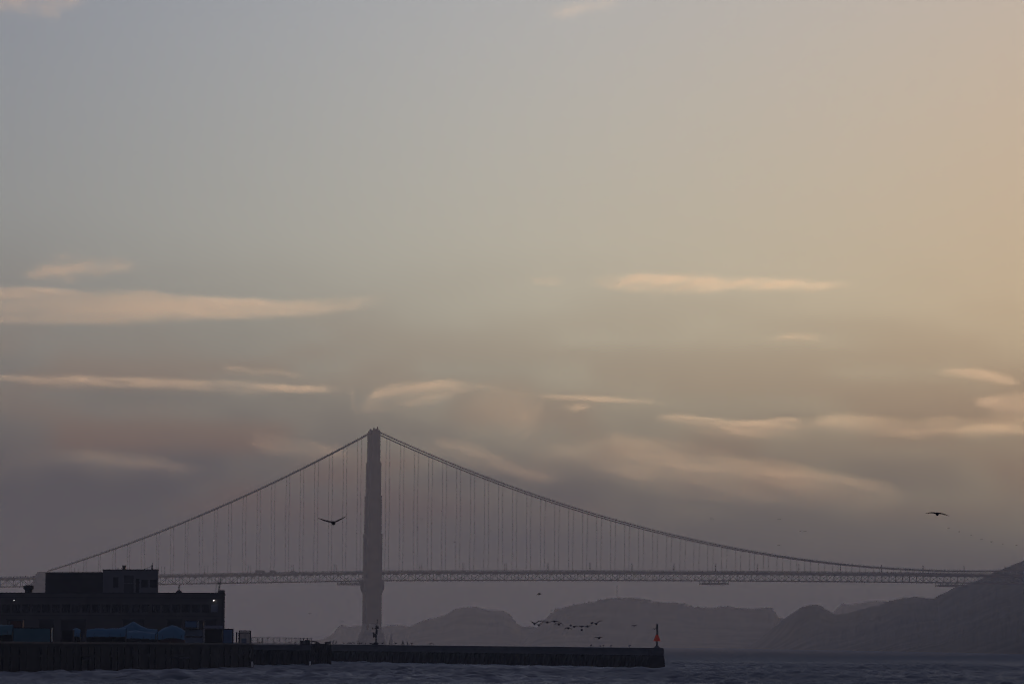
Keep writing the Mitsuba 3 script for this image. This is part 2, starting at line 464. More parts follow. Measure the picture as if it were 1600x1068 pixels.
# suspenders, each a rope pair
P50 = 15.24
for t in (-HALF, HALF):
    for i in list(range(-21, 0)) + list(range(1, 50)):
        s = i * P50
        zc, zd = float(cable_z(s)), float(deck_z(s))
        if zc - zd < 1.0:
            continue
        m = MB()
        m.box(B(s, t, (zc + zd) / 2 - .3), (.35, .3, zc - zd), ax=AX)
        m.build('suspender', 'rope_paint', bridge)
# deck
S0, S1 = -470, 900
sd = np.arange(S0, S1 + 1, P50 / 2)
def ribbon(t0, t1, za, zb):
    m = MB()
    for a, b in zip(sd[:-1], sd[1:]):
        m.hull([B(s, t, float(deck_z(s)) + z) for s in (a, b) for t in (t0, t1) for z in (za, zb)])
    return m
ribbon(-13.4, 13.4, -1.5, -.3).build('roadway', 'pier_concrete', bridge)
for t in (-14.1, 14.1):
    ribbon(t - .35, t + .35, -2.4, .12).build('edge_girder', 'bridge_paint', bridge)
    m = MB()
    for a, b in zip(sd[:-1], sd[1:]):
        za, zb = float(deck_z(a)), float(deck_z(b))
        m.bar(B(a, t, za + 1.35), B(b, t, zb + 1.35), .16)
        m.bar(B(a, t, za + .35), B(b, t, zb + .35), .14)
        for f in np.linspace(0, .875, 8):
            m.box(B(a + (b - a) * f, t, za + (zb - za) * f + .7), (.34, .12, 1.3), ax=AX)
    m.build('railing', 'bridge_paint', bridge)
    ribbon(t - .45, t + .45, -9.9, -8.7).build('bottom_chord', 'bridge_paint', bridge)
    npan = int((S1 - S0) // P50)
    for i in range(npan):
        a = S0 + i * P50 * 1.0
        c, e = a + P50 / 2, a + P50
        m = MB()
        z = lambda s, o: float(deck_z(s)) + o
        m.box(B(a, t, z(a, -5.6)), (.55, .5, 6.3), ax=AX)
        m.box(B(c, t, z(c, -5.6)), (.45, .5, 6.3), ax=AX)
        m.bar(B(a, t, z(a, -8.7)), B(c, t, z(c, -2.4)), .5, .5)
        m.bar(B(c, t, z(c, -2.4)), B(e, t, z(e, -8.7)), .5, .5)
        m.build('truss_panel', 'bridge_paint', bridge)
m = MB()
for s in np.arange(S0, S1, P50 / 2):
    z = float(deck_z(s))
    m.box(B(s, 0, z - 2.3), (.5, 27, 1.5), ax=AX)
    m.box(B(s, 0, z - 9.3), (.45, 27, .6), ax=AX)
m.build('floor_beam', 'bridge_paint', bridge)
# the end pylon where the cables reach the shore
m = MB()
for t in (-HALF, HALF):
    bb(m, -352, t, -2, 70, 11.5, 9)
    bb(m, -351, t, 70, 72.6, 8.6, 8)
    bb(m, -350.5, t, 72.6, 74.0, 6.6, 7)
    bb(m, -358.5, t, -2, 62, 3.0, 7.5)
m.build('end_pylon', 'pier_concrete', bridge)
m = MB()
for s in (-402, -440, -468):
    for t in (-9, 9):
        bb(m, s, t, -2, float(deck_z(s)) - 9.9, 3, 3)
m.build('approach_trestle', 'bridge_paint', bridge)

# painters' and maintenance platforms slung under the deck
for lab, x0, x1, y0, y1, s in (('long maintenance platform slung under the deck just left of the tower', 529, 566, 909.5, 914.5, -23.0),
                               ('maintenance platform slung under the deck right of the tower, midway along the span', 1101, 1139, 907.5, 913, 370.0),
                               ('maintenance platform slung under the deck beside the dark headland', 1474, 1516, 912.5, 918, 632.0)):
    k = thing('maintenance_platform', lab, 'platform')
    w = (x1 - x0) / 1.46
    z = float(deck_z(s)) - 9.9
    MB().box(B(s, 0, z - 3.3), (w, 30, .8), ax=AX).build('platform_floor', 'bridge_paint', k)
    m = MB()
    for t in (-15, 15):
        m.box(B(s, t, z - 2.0), (w, .3, .9), ax=AX)
        for f in np.linspace(-.5, .5, 9):
            m.box(B(s + f * w * .97, t, z - 1.5), (.4, .35, 2.9), ax=AX)
    m.build('side_frame', 'bridge_paint', k)
    m = MB()
    for f in (-.3, .3):
        for t in (-14.1, 14.1):
            m.box(B(s + f * w, t, z - 1.4), (1.2, 1.0, 2.8), ax=AX)
    m.build('hanger', 'bridge_paint', k)

# lamp posts along both kerbs
for i in range(-7, 19):
    for t in (-13.2, 13.2):
        s = i * 45.7 + (9 if t > 0 else 3)
        if abs(s) < 12:
            continue
        k = thing('lamp_post', f"lamp post on the {'near' if t < 0 else 'far'} side of the deck, {ORD[(-i if s < 0 else i if t < 0 else i + 1) - 1]} {'left' if s < 0 else 'right'} of the tower", 'lamp post', 'lamp posts along the bridge deck')
        z = float(deck_z(s))
        q = 1 if t < 0 else -1
        MB().tube(B(s, t, z - .25), B(s, t, z + 8.2), .30, .2, 6).build('post', 'bridge_paint', k)
        m = MB()
        m.bar(B(s, t, z + 8.1), B(s, t + q * 1.8, z + 8.9), .26)
        m.box(B(s, t + q * 2.0, z + 8.85), (.6, 1.2, .35), ax=AX)
        m.build('lamp_head', 'bridge_paint', k)

# traffic that shows above the railing
def truck(s, t, L, H, lab, tall=True):
    k = thing('lorry' if tall else 'van', lab, 'truck' if tall else 'van')
    z = float(deck_z(s)) - .3
    m = MB()
    if tall:
        m.box(B(s, t, z + 1.1 + (H - 1.1) / 2), (L * .72, 2.5, H - 1.1), ax=AX)
    else:
        m.hull([B(s + a, t + b, z + c) for a, c in ((-L * .36, .5), (-L * .36, H), (L * .3, H), (L * .36, H * .6), (L * .36, .5)) for b in (-1, 1)])
    m.build('cargo_box' if tall else 'body', 'vehicle_paint', k)
    m = MB().hull([B(s + L * .5 + a, t + b, z + c) for a, c in ((-L * .12, .6), (-L * .12, H * .82), (L * .04, H * .8), (L * .09, H * .45), (L * .09, .6)) for b in (-1.15, 1.15)])
    m.build('cab', 'vehicle_paint', k)
    for a in (-.25, .45):
        for b in (-1.0, 1.0):
            MB().tube(B(s + a * L, t + b - .15, z + .5), B(s + a * L, t + b + .15, z + .5), .5, n=12).build('wheel', 'iron_dark', k)
truck(-122, -9, 11, 4.1, 'large lorry crossing the bridge left of the tower, the bigger of two')
truck(-108, -9, 7.5, 3.8, 'smaller lorry just ahead of the large one left of the tower')
truck(-86, -9, 6, 2.6, 'lone van on the bridge deck between the two lorries and the tower', False)

# a sailing boat far out right of the tower foot
k = thing('sailing_boat', 'faint sailing boat on the water just right of the tower foot', 'boat')
p = at(611, 1004, 5150)
p[2] = 0
m = MB().hull([p + [a, b, c] for a, c, w in ((-3.2, .9, .9), (3.6, 1.1, .15), (-2.8, -.3, .6), (2.8, -.3, .2), (0, .95, 1.3)) for b in (-w, w)])
m.build('hull', 'paint_white', k)
MB().tube(p + [.3, 0, .9], p + [.3, 0, 14.4], .16, .09, 8).build('mast', 'iron_dark', k)
def sail(c, th=.12):
    c = np.array(c, float)
    return MB().hull([p + q + [0, d, 0] for q in c for d in (-th, th)])
sail([(.2, 0, 1.6), (-2.7, 0, 1.7), (-1.5, 0, 5), (-.35, 0, 9.5), (.2, 0, 12.8)]).build('mainsail', 'sail_cloth', k)
sail([(.5, 0, 1.5), (3.2, 0, 1.3), (1.9, 0, 4), (.5, 0, 9.6)]).build('jib', 'sail_cloth', k)

# ------------------------------------------------------------------ breakwater
BL, BR = at(470, 1004, 990), at(1016.5, 1006, 855)
BL[2] = BR[2] = 0
bd = BR - BL
BLEN = np.linalg.norm(bd)
bd /= BLEN
bn = np.array([-bd[1], bd[0], 0])
bn = bn if bn[1] < 0 else -bn                             # towards the camera
BAX = np.stack([bd, bn, [0, 0, 1.0]], 1)
def W(s, t, z):
    return BL + bd * s + bn * t + np.array([0, 0, z])
bw = thing('breakwater', 'long dark concrete breakwater on slanting piles with birds along its top', 'breakwater')
TOP = 3.5
ncap = 16
cw = BLEN / ncap
for i in range(ncap):
    m = MB().box(W((i + .5) * cw, -1.2, TOP - .62), (cw - .03, 2.4, 1.24), ax=BAX)
    m.build('cap_slab', 'wet_concrete', bw)
m = MB()
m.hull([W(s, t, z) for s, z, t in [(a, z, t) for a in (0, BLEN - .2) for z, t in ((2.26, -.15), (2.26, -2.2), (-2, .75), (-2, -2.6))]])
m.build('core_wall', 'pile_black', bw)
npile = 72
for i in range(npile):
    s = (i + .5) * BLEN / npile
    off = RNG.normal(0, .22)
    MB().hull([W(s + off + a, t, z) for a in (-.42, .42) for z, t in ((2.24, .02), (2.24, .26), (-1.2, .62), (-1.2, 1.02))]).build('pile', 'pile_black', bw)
m = MB()
m.hull([W(BLEN - .2 + a, t, z) for a, z in ((0, 2.25), (.15, 2.25), (.95, -1.5), (0, -1.5)) for t in (.4, -2.6)])
m.build('end_wall', 'pile_black', bw)
m = MB().box(W(BLEN + .22, -1.2, 2.9), (.42, 2.2, 1.0), ax=BAX)
m.box(W(BLEN - 1.1, .18, 2.85), (2.0, .35, 1.1), ax=BAX)
m.build('end_block', 'wet_concrete', bw)

def bwp(x):
    """the point on the breakwater's top that lies in the photograph's column x"""
    lo, hi = 0.0, BLEN
    for _ in range(40):
        mid = (lo + hi) / 2
        q = W(mid, -1.2, TOP) - EYE
        px = 800 + FPX * (q @ rightc) / (q @ fwd)
        lo, hi = (mid, hi) if px < x else (lo, mid)
    return W(lo, -1.2, TOP)

# pale lumps added for the bright streak of light along the waterline
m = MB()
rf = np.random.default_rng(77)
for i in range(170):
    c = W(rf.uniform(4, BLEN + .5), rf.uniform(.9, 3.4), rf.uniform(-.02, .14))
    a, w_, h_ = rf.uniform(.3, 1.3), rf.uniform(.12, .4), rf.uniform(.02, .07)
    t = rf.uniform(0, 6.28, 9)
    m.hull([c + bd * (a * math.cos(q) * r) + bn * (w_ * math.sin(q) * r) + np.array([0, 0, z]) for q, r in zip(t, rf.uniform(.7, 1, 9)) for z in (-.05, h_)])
k = m.build('water_glint', 'glint_pale')
labels[k] = {'label': 'thin pale strip standing in for the bright glint on the water along the breakwater', 'category': 'water_glint', 'kind': 'stuff'}

# beacon with red triangle on the breakwater head
k = thing('beacon', 'slim post with a red triangular daymark at the end of the breakwater', 'beacon')
b0 = bwp(1031.5)
MB().hull([b0 + [a * .55, b * .55, 0] for a in (-1, 1) for b in (-1, 1)] + [b0 + [a * .28, b * .28, .34] for a in (-1, 1) for b in (-1, 1)]).build('footing', 'wet_concrete', k)
MB().tube(b0 + [0, 0, .3], b0 + [0, 0, 3.2], .15, .13).build('post', 'iron_dark', k)
MB().tube(b0 + [0, 0, 3.2], b0 + [0, 0, 3.9], .17, .15).tube(b0 + [0, 0, 3.9], b0 + [0, 0, 4.15], .10, .03).build('lantern', 'iron_dark', k)
MB().hull([b0 + [a, d, z] for a, z in ((-.62, 1.12), (.62, 1.12), (.19, 2.22), (-.19, 2.22)) for d in (-.22, -.16)]).build('daymark', 'dayboard_red', k, label='bright red triangular board')
MB().bar(b0 + [.14, 0, 2.2], b0 + [.30, -.05, 2.95], .05).bar(b0 + [-.1, 0, 3.2], b0 + [-.1, 0, 3.2001 + .3], .05).build('ladder', 'iron_dark', k)

# instrument mast farther along
k = thing('signal_mast', 'dark mast with a cross-arm and instruments standing on the breakwater before the bridge tower', 'mast')
p = bwp(587.5)
MB().tube(p, p + [0, 0, 3.6], .17, .11).tube(p + [.12, 0, 3.5], p + [.22, 0, 4.9], .06, .03).tube(p + [.2, 0, 4.5], p + [.21, 0, 4.75], .13).build('pole', 'iron_dark', k)
MB().bar(p + [-.75, 0, 3.0], p + [.5, 0, 3.12], .13).box(p + [.1, 0, 3.25], (.5, .3, .5)).box(p + [-.7, 0, 3.1], (.16, .2, .35)).box(p + [.48, 0, 3.3], (.14, .2, .4)).build('cross_arm', 'iron_dark', k)
MB().box(p + [-.3, -.1, 1.75], (.55, .4, .7)).box(p + [-.5, -.1, 2.2], (.35, .3, .3)).box(p + [.1, 0, 2.4], (.4, .3, .8)).build('instrument_box', 'iron_dark', k)
MB().box(p + [0, 0, .22], (.9, .7, .44)).box(p + [-.65, 0, .16], (.4, .4, .32)).build('footing', 'iron_dark', k)

# ------------------------------------------------------------------ wharf segment, fence, mooring dolphin
WH = 3.45
def quad_prism(c, z0, z1):
    return MB().hull([(q[0], q[1], z) for q in c for z in (z0, z1)])
wl, wr = at(380, 1005, 815), at(487, 1005, 822)
wharf = thing('wharf', 'dark low wharf with a wire fence joining the pier to the breakwater', 'wharf')
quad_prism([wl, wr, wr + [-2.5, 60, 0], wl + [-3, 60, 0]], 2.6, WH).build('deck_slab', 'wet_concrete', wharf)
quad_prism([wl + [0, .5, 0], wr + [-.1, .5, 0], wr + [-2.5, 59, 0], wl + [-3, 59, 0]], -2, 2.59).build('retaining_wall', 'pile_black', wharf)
for i in range(9):
    q = wl + (wr - wl) * (i + .5) / 9
    MB().tube([q[0], q[1] + .22, -1.5], [q[0], q[1] + .22, 2.6], .26, n=10).build('pile', 'pile_black', wharf)
fence = thing('wire_fence', 'see-through wire fence with thin posts along the low wharf', 'fence')
fl, fr = at(391, 1005, 812) + [0, 4, 0], at(485, 1005, 819) + [0, 4, 0]
fl[2] = fr[2] = WH
for f in (0, .10, .18, .26, .36, .46, .56, .66, .74, .81, .87, .93, 1.0):
    q = fl + (fr - fl) * f
    MB().tube(q, q + [0, 0, 1.12], .05, n=6).build('post', 'iron_dark', fence)
MB().bar(fl + [0, 0, 1.1], fr + [0, 0, 1.1], .06).build('rail', 'iron_dark', fence)
MB().bar(fl + [0, 0, .12], fr + [0, 0, .12], .05).build('rail', 'iron_dark', fence)
m = MB()
for i in range(40):
    q = fl + (fr - fl) * (i + .5) / 40
    m.box(q + [0, 0, .6], (.03, .02, 1.0))
for i in range(5):
    m.bar(fl + [0, 0, .27 + i * .17], fr + [0, 0, .27 + i * .17], .014)
k = m.build('wire_mesh', 'iron_dark', fence)
labels[k] = {'kind': 'stuff'}
for f, s, lab in ((.84, (.75, .6, .68), 'squat dark crate on the wharf behind the fence, left of two'), (.93, (.8, .6, .8), 'taller dark crate on the wharf behind the fence end, right of two')):
    k = thing('crate', lab, 'crate')
    q = fl + (fr - fl) * f + np.array([0, 1.2, 0])
    MB().box(q + [0, 0, s[2] / 2], s).build('box', 'pile_black', k)
    m = MB()
    for a in (-.5, 0, .5):
        m.box(q + [a * s[0] * .85, -s[1] / 2 - .03, s[2] / 2], (.08, .05, s[2] * .96))
    m.build('batten', 'iron_dark', k)
dol = thing('mooring_dolphin', 'black block of clustered timber piles beside the left end of the breakwater', 'mooring dolphin')
dc = at(502, 1004, 842)
for i in range(9):
    for j in range(3):
        x, y = dc[0] + (i - 4) * .375, dc[1] + 1.1 - j * .42
        h = 3.55 + RNG.normal(0, .07) + (.12 if i in (2, 3, 6, 7) else 0)
        MB().tube([x, y, -1.5], [x, y, h], .2, .185, 9).build('pile', 'pile_black', dol)
MB().tube(dc + [-1.1, .5, -.3], dc + [1.1, .5, -.3], .02).build('cable_wrap', 'iron_dark', dol)
for x0, w, h, lab in ((-.95, 1.35, .50, 'black heap of old fenders on the pile block, left of two'), (.95, 1.05, .42, 'black heap of old fenders on the pile block, right of two')):
    k = thing('fender_heap', lab, 'heap')
    for i in range(6):
        tr = trimesh.creation.torus(.17, .085, major_sections=14, minor_sections=8)
        R = trimesh.transformations.rotation_matrix(RNG.random() * 1.2, RNG.normal(size=3))
        tr.apply_transform(R)
        tr.apply_translation([dc[0] + x0 + (RNG.random() - .5) * w * .8, dc[1] + .6 + RNG.normal(0, .12), 3.74 + RNG.random() * h * .6])
        obj('tyre', tr, 'iron_dark', k, True)
for x, y, Y, lab in ((394, 1037, 716, 'pale depth board on the outer corner of the big pier'), (484.5, 1036.5, 814, 'pale depth board at the right end of the low wharf')):
    k = thing('depth_board', lab, 'board')
    p = at(x, y, Y)
    MB().box(p + [0, -.1, 0], (.28, .08, .75)).build('board', 'paint_white', k)
    MB().box(p + [0, .06, .05], (.12, .2, 1.5)).build('batten', 'pile_black', k)

# ------------------------------------------------------------------ the big pier
pA, pB = at(-60, 1004, 552), at(394, 1004, 722)
pier = thing('pier', 'broad black timber pier under the warehouse, reaching in from the left', 'pier')
pd = (pB - pA)
pd[2] = 0
PL = np.linalg.norm(pd)
pd /= PL
pC, pD = pB + np.array([-8.4, 150, 0]), pA + np.array([-55, 320, 0])
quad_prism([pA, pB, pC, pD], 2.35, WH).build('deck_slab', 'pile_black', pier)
quad_prism([pA + [0, .1, 0], pB + [-.1, .4, 0], pC, pD], -2, 2.34).build('shade_infill', 'pile_black', pier)  # dark solid added in place of the shade under the deck
pn = np.array([pd[1], -pd[0], 0])
PAX = np.stack([pd, -pn, [0, 0, 1.0]], 1)
def Q(s, t, z):
    """s along the pier's face, t towards the camera"""
    return np.array([pA[0], pA[1], 0]) + pd * s + pn * t + np.array([0, 0, z])
npl = int(PL / 3.6)
for i in range(npl):
    s = (i + .5 + RNG.normal(0, .16)) * PL / npl
    MB().box(Q(s, .2 + RNG.normal(0, .02), .8), (PL / npl * .8, .1, 4.6), ax=PAX).build('pile', 'pile_black', pier)
for z in (2.05,):
    MB().box(Q(PL / 2, .3, z), (PL, .08, .24), ax=PAX).build('wale', 'pile_black', pier)
MB().box(Q(PL / 2, .25, WH + .12), (PL, .3, .22), ax=PAX).build('kerb_timber', 'iron_dark', pier)
m = MB()
for x in (250, 270, 290):
    pass
p = at(280, 1026.5, 655)
MB().box(p + [0, -.35, 0], (2.6, .06, .16)).build('pipe_run', 'roof_trim', pier)
p = at(136, 1028, 605)
MB().box(p + [0, -.35, 0], (.9, .06, .3)).build('patch_plate', 'roof_trim', pier)

# ------------------------------------------------------------------ the warehouse
wlp, wrp = at(-70, 1003, 758), at(349.5, 1003, 722)
hd = wrp - wlp
hd[2] = 0
HL = np.linalg.norm(hd)
hd /= HL
hn = np.array([hd[1], -hd[0], 0])
HAX = np.stack([hd, -hn, [0, 0, 1.0]], 1)
def H(s, t, z):
    """s along the warehouse front, t towards the camera"""
    return np.array([wlp[0], wlp[1], 0]) + hd * s + hn * t + np.array([0, 0, z])
def hs(x):
    lo, hi = -10.0, HL + 10
    for _ in range(40):
        mid = (lo + hi) / 2
        q = H(mid, 0, 8) - EYE
        lo, hi = (mid, hi) if 800 + FPX * (q @ rightc) / (q @ fwd) < x else (lo, mid)
    return lo
def hz(x, y):
    """height above the water of the spot (x, y) on the warehouse front"""
    q = H(hs(x), 0, 0)
    return at(x, y, q[1])[2]
def HP(mbx, s0, s1, y0, y1, z0, z1):
    """a block between s0 and s1 along the front, from y0 to y1 metres behind it"""
    def back(s, y):
        p = H(s, 0, 0)
        return p + np.array([p[0] / p[1] * .93 * y, y, 0])
    return mbx.hull([back(s, y) + np.array([0, 0, z]) for s in (s0, s1) for y in (y0, y1) for z in (z0, z1)])
wh = thing('warehouse', 'long dark two-storey warehouse on the pier with a penthouse on its flat roof', 'building')
ZR = hz(200, 927)
HP(MB(), 0, HL, 0, 26, WH, ZR).build('wall', 'shed_wall', wh)
HP(MB(), 0, HL + .1, -.12, 26.1, ZR + .002, ZR + .16).build('roof', 'roof_trim', wh)
MB().box(H(HL / 2, .07, ZR - .55), (HL - .3, .14, .12), ax=HAX).build('cornice', 'roof_trim', wh)
HP(MB(), HL - 1.15, HL + .02, -.05, 12, ZR + .162, ZR + .56).build('parapet', 'shed_wall', wh)
MB().box(H(HL - .12, .12, (ZR + WH) / 2 - .1), (.26, .26, ZR - WH - .25), ax=HAX).build('corner_pilaster', 'roof_trim', wh)
MB().box(H(HL / 2, .05, hz(200, 961)), (HL - .4, .1, .1), ax=HAX).build('string_course', 'roof_trim', wh)
def front_box(name, x0, x1, y0, y1, mat, parent, proud=.05, th=.1, lab=None):
    s0, s1 = hs(x0), hs(x1)
    z1, z0 = hz((x0 + x1) / 2, y0), hz((x0 + x1) / 2, y1)
    return MB().box(H((s0 + s1) / 2, proud - th / 2 + .0, (z0 + z1) / 2), (s1 - s0, th, z1 - z0), ax=HAX).build(name, mat, parent, label=lab)
x = -58.0
while x < 322:
    s0, s1 = hs(x), hs(x + 11)
    z1, z0 = hz(x, 943.8), hz(x, 955.5)
    c = (s0 + s1) / 2
    m = MB()
    fw = .07
    for a in (s0, s1):
        m.box(H(a, .04, (z0 + z1) / 2), (fw, .12, z1 - z0 + fw), ax=HAX)
    for zz in (z0, z1):
        m.box(H(c, .045, zz), (s1 - s0 + fw, .13, fw), ax=HAX)
    m.box(H(c, .035, (z0 + z1) / 2), (.05, .08, z1 - z0), ax=HAX)
    m.box(H(c, .03, z0 + (z1 - z0) * .5), (s1 - s0, .07, .05), ax=HAX)
    f = m.build('window', 'window_frame', wh)
    MB().box(H(c, .012, (z0 + z1) / 2), (s1 - s0 - .02, .03, z1 - z0 - .02), ax=HAX).build('pane', 'window_dark', f)
    x += 15.6
front_box('wall_panel', 330, 340, 943.5, 955.5, 'panel_pale', wh, .05, .1, 'paler bluish panel at the right end of the window row')
for x0, x1 in ((-40, -8), (12, 38), (62, 84), (96, 134), (193, 226), (262, 284), (322, 338)):
    d = front_box('door', x0, x1, 968, 1003, 'wall_dark', wh, .06, .12)
    front_box('lintel', x0 - 1.5, x1 + 1.5, 966, 968, 'roof_trim', d, .12, .24)
front_box('canopy', 316, 350, 976.5, 981, 'panel_pale', wh, .9, .9)
# penthouse
ph = thing('penthouse', 'box-shaped plant room on the warehouse roof, black at left and grey at right', 'building')
sA, sB, sC = hs(70), hs(160), hs(246)
zt1, zt2 = hz(115, 894), hz(203, 890)
HP(MB(), sA, sB - .01, 2.6, 10, ZR + .162, zt1).build('screen_wall', 'wall_dark', ph, label='black left-hand wall')
HP(MB(), sB, sC, 1.5, 10.2, ZR + .162, zt2).build('wall', 'shed_pale', ph, label='grey right-hand wall with doors and windows')
HP(MB(), sB - .1, sC + .12, 1.35, 10.4, zt2 + .002, zt2 + .13).build('roof', 'iron_dark', ph)
HP(MB(), sA - .08, sB - .12, 2.5, 10.15, zt1 + .002, zt1 + .12).build('roof', 'iron_dark', ph)
def ph_box(name, x0, x1, y0, y1, mat, th=.1, parent=None):
    s0, s1 = hs(x0), hs(x1)
    return HP(MB(), s0, s1, 1.5 - th / 2, 1.5 + th / 2, hz(x0, y1), hz(x0, y0)).build(name, mat, parent or ph)
d = ph_box('door', 176, 184, 901, 917, 'wall_dark')
ph_box('panel', 193, 208, 898, 910, 'roof_trim', .06)
ph_box('panel', 193, 208, 911, 925, 'roof_trim', .06)
d = ph_box('door', 211.5, 217, 903, 925, 'window_dark', .12)
for x0, x1 in ((220, 231), (233.5, 244.5)):
    w = ph_box('window', x0, x1, 905, 917, 'window_frame', .1)
    ph_box('pane', x0 + 1, x1 - 1, 906, 916, 'window_dark', .16, w)
# things standing on the roofs
def roof_p(x, z, t=-3.0):
    return H(hs(x), 0, z) + np.array([0, -t, 0])
k = thing('roof_vent', 'mushroom-shaped vent with a wide cap at the left end of the warehouse roof', 'vent')
p = roof_p(41, ZR + .16)
MB().tube(p, p + [0, 0, .42], .55, .55, 16).build('neck', 'iron_dark', k)
MB().tube(p + [0, 0, .42], p + [0, 0, .62], .55, .78, 16).tube(p + [0, 0, .62], p + [0, 0, 1.0], .78, .78, 16).tube(p + [0, 0, 1.0], p + [0, 0, 1.12], .78, .4, 16).build('cap', 'iron_dark', k)
k = thing('roof_vent', 'low domed vent with a small finial on the warehouse roof right of the penthouse', 'vent')
p = roof_p(277, ZR + .16)
MB().tube(p, p + [0, 0, .2], .48, .4, 14).tube(p + [0, 0, .2], p + [0, 0, .42], .4, .14, 14).build('dome', 'iron_dark', k)
MB().tube(p + [0, 0, .4], p + [0, 0, 1.15], .05, .04, 8).tube(p + [0, 0, .7], p + [0, 0, .85], .12, .12, 8).box(p + [.08, 0, 1.05], (.2, .1, .2)).build('finial', 'iron_dark', k)
k = thing('chimney_box', 'small square vent box on top of the penthouse roof', 'vent')
p = roof_p(190.5, zt2 + .13, -3)
MB().box(p + [0, 0, .25], (.5, .5, .5)).build('box', 'iron_dark', k)
MB().box(p + [0, 0, .56], (.62, .62, .09)).build('cap', 'iron_dark', k)
k = thing('aerial_mast', 'short aerial with a slanting stay on the penthouse roof corner', 'mast')
p = roof_p(234.5, zt2 + .13, -3)
MB().tube(p, p + [0, 0, .62], .12, .09, 8).tube(p + [0, 0, .6], p + [0, 0, 1.0], .045, .03, 8).build('pole', 'iron_dark', k)
MB().bar(p + [-1.15, 0, .03], p + [-.05, 0, .48], .05).build('stay', 'iron_dark', k)
k = thing('aerial_mast', 'taller mast with brackets at the right end of the warehouse roof', 'mast')
p = roof_p(342, ZR + .16, -2)
MB().bar(p + [-.25, 0, 0], p + [.06, 0, 1.5], .12).tube(p + [.06, 0, 1.4], p + [.1, 0, 2.5], .075, .04, 8).build('pole', 'iron_dark', k)
MB().box(p + [-.1, 0, 1.32], (.4, .2, .2)).box(p + [-.28, 0, 1.5], (.12, .12, .2)).box(p + [-.12, 0, .85], (.22, .2, .16)).build('bracket', 'iron_dark', k)
MB().tube(p + [-.55, 0, 0], p + [-.55, 0, 1.15], .035, n=6).bar(p + [-.55, 0, 1.12], p + [-.2, 0, 1.2], .05).build('side_post', 'iron_dark', k)
# lit wall lamps
for x, y, pw, lab in ((336, 936.6, 4.5, 'small bright white lamp high on the right end of the warehouse wall'), (24, 936.6, .55, 'faint small lamp high on the left end of the warehouse wall')):
    k = thing('wall_lamp', lab, 'lamp')
    p = H(hs(x), .32, hz(x, y))
    MB().box(p + hn * -.14 + [0, 0, .08], (.26, .3, .12), ax=HAX).build('bracket', 'iron_dark', k)
    s = trimesh.creation.icosphere(2, .075)
    s.apply_translation(p - [0, 0, .06])
    kk = obj('bulb', s, 'paint_white', k, True)
    scene[kk]['emitter'] = {'type': 'area', 'radiance': {'type': 'rgb', 'value': [pw, pw * .95, pw * .85]}}

# ------------------------------------------------------------------ goods stored on the pier
def pdepth(x):
    """depth of the pier's front edge in column x"""
    lo, hi = 0.0, PL
    for _ in range(40):
        mid = (lo + hi) / 2
        q = Q(mid, 0, WH) - EYE
        lo, hi = (mid, hi) if 800 + FPX * (q @ rightc) / (q @ fwd) < x else (lo, mid)
    return Q(lo, 0, WH)[1]


def stand(x, back):
    p = at(x, 1004, pdepth(min(x, 392)) + back)
    p[2] = WH
    return p


def tarp_mesh(p, w, dpt, prof, seed, skirt=.6):
    """a heap under a sheet: the sheet's ridge follows PROF (heights across the width), with folds, as a closed skin with thickness"""
    n, mrows = 44, 16
    xs = np.linspace(-w / 2, w / 2, n)
    h = np.interp(xs, np.linspace(-w / 2, w / 2, len(prof)), prof)
    V = []
    for j in range(mrows):
        t = j / (mrows - 1)
        prof_t = 1 - (2 * abs(t - .5)) ** 3 * skirt
        P = np.stack([xs, np.full(n, (t - .5) * dpt), h * prof_t], 1)
        nz = meshkit.fbm(np.stack([xs * 2.2, np.full(n, t * 5), np.full(n, seed * 3.1)], -1), 3, seed) - .5
        P[:, 2] += nz * .22 * np.clip(h, 0, 1)
        P[:, 1] += nz * .12
        V.append(P)
    V = np.array(V).reshape(-1, 3)
    i = np.arange(n * mrows).reshape(mrows, n)
    q = np.stack([i[:-1, :-1], i[:-1, 1:], i[1:, 1:], i[1:, :-1]], -1).reshape(-1, 4)
    F = np.vstack([q[:, [0, 1, 2]], q[:, [0, 2, 3]]])
    N = len(V)
    V2 = V - [0, 0, .03]
    return trimesh.Trimesh(np.vstack([V, V2]) + p, np.vstack([F, F[:, ::-1] + N]), process=False)


def tarp_stack(x0, x1, back, prof, mat, lab, seed, base='pile_black'):
    k = thing('covered_stack', lab, 'stack')
    p = stand((x0 + x1) / 2, back)
    w = (x1 - x0) / FPX * p[1]
    m = MB()
    hm = min(prof) * .72
    nb = max(2, int(w / 1.3))
    for i in range(nb):
        m.box(p + [(i + .5) * w / nb - w / 2, 0, hm / 2 + .05], (w / nb - .08, 1.7, hm))
    m.build('stacked_crates', base, k)
    obj('tarpaulin', tarp_mesh(p, w, 2.4, prof, seed, 1 - hm * .75 / max(prof)), mat, k, True)
    m = MB()
    for f in (-.3, .1, .38):
        m.bar(p + [f * w, -1.24, hm * .6], p + [f * w, -1.24, hm * 1.05], .04)
    m.build('rope', 'iron_dark', k)


def zof(x, y, back):
    p = stand(x, back)
    return at(x, y, p[1])[2] - WH


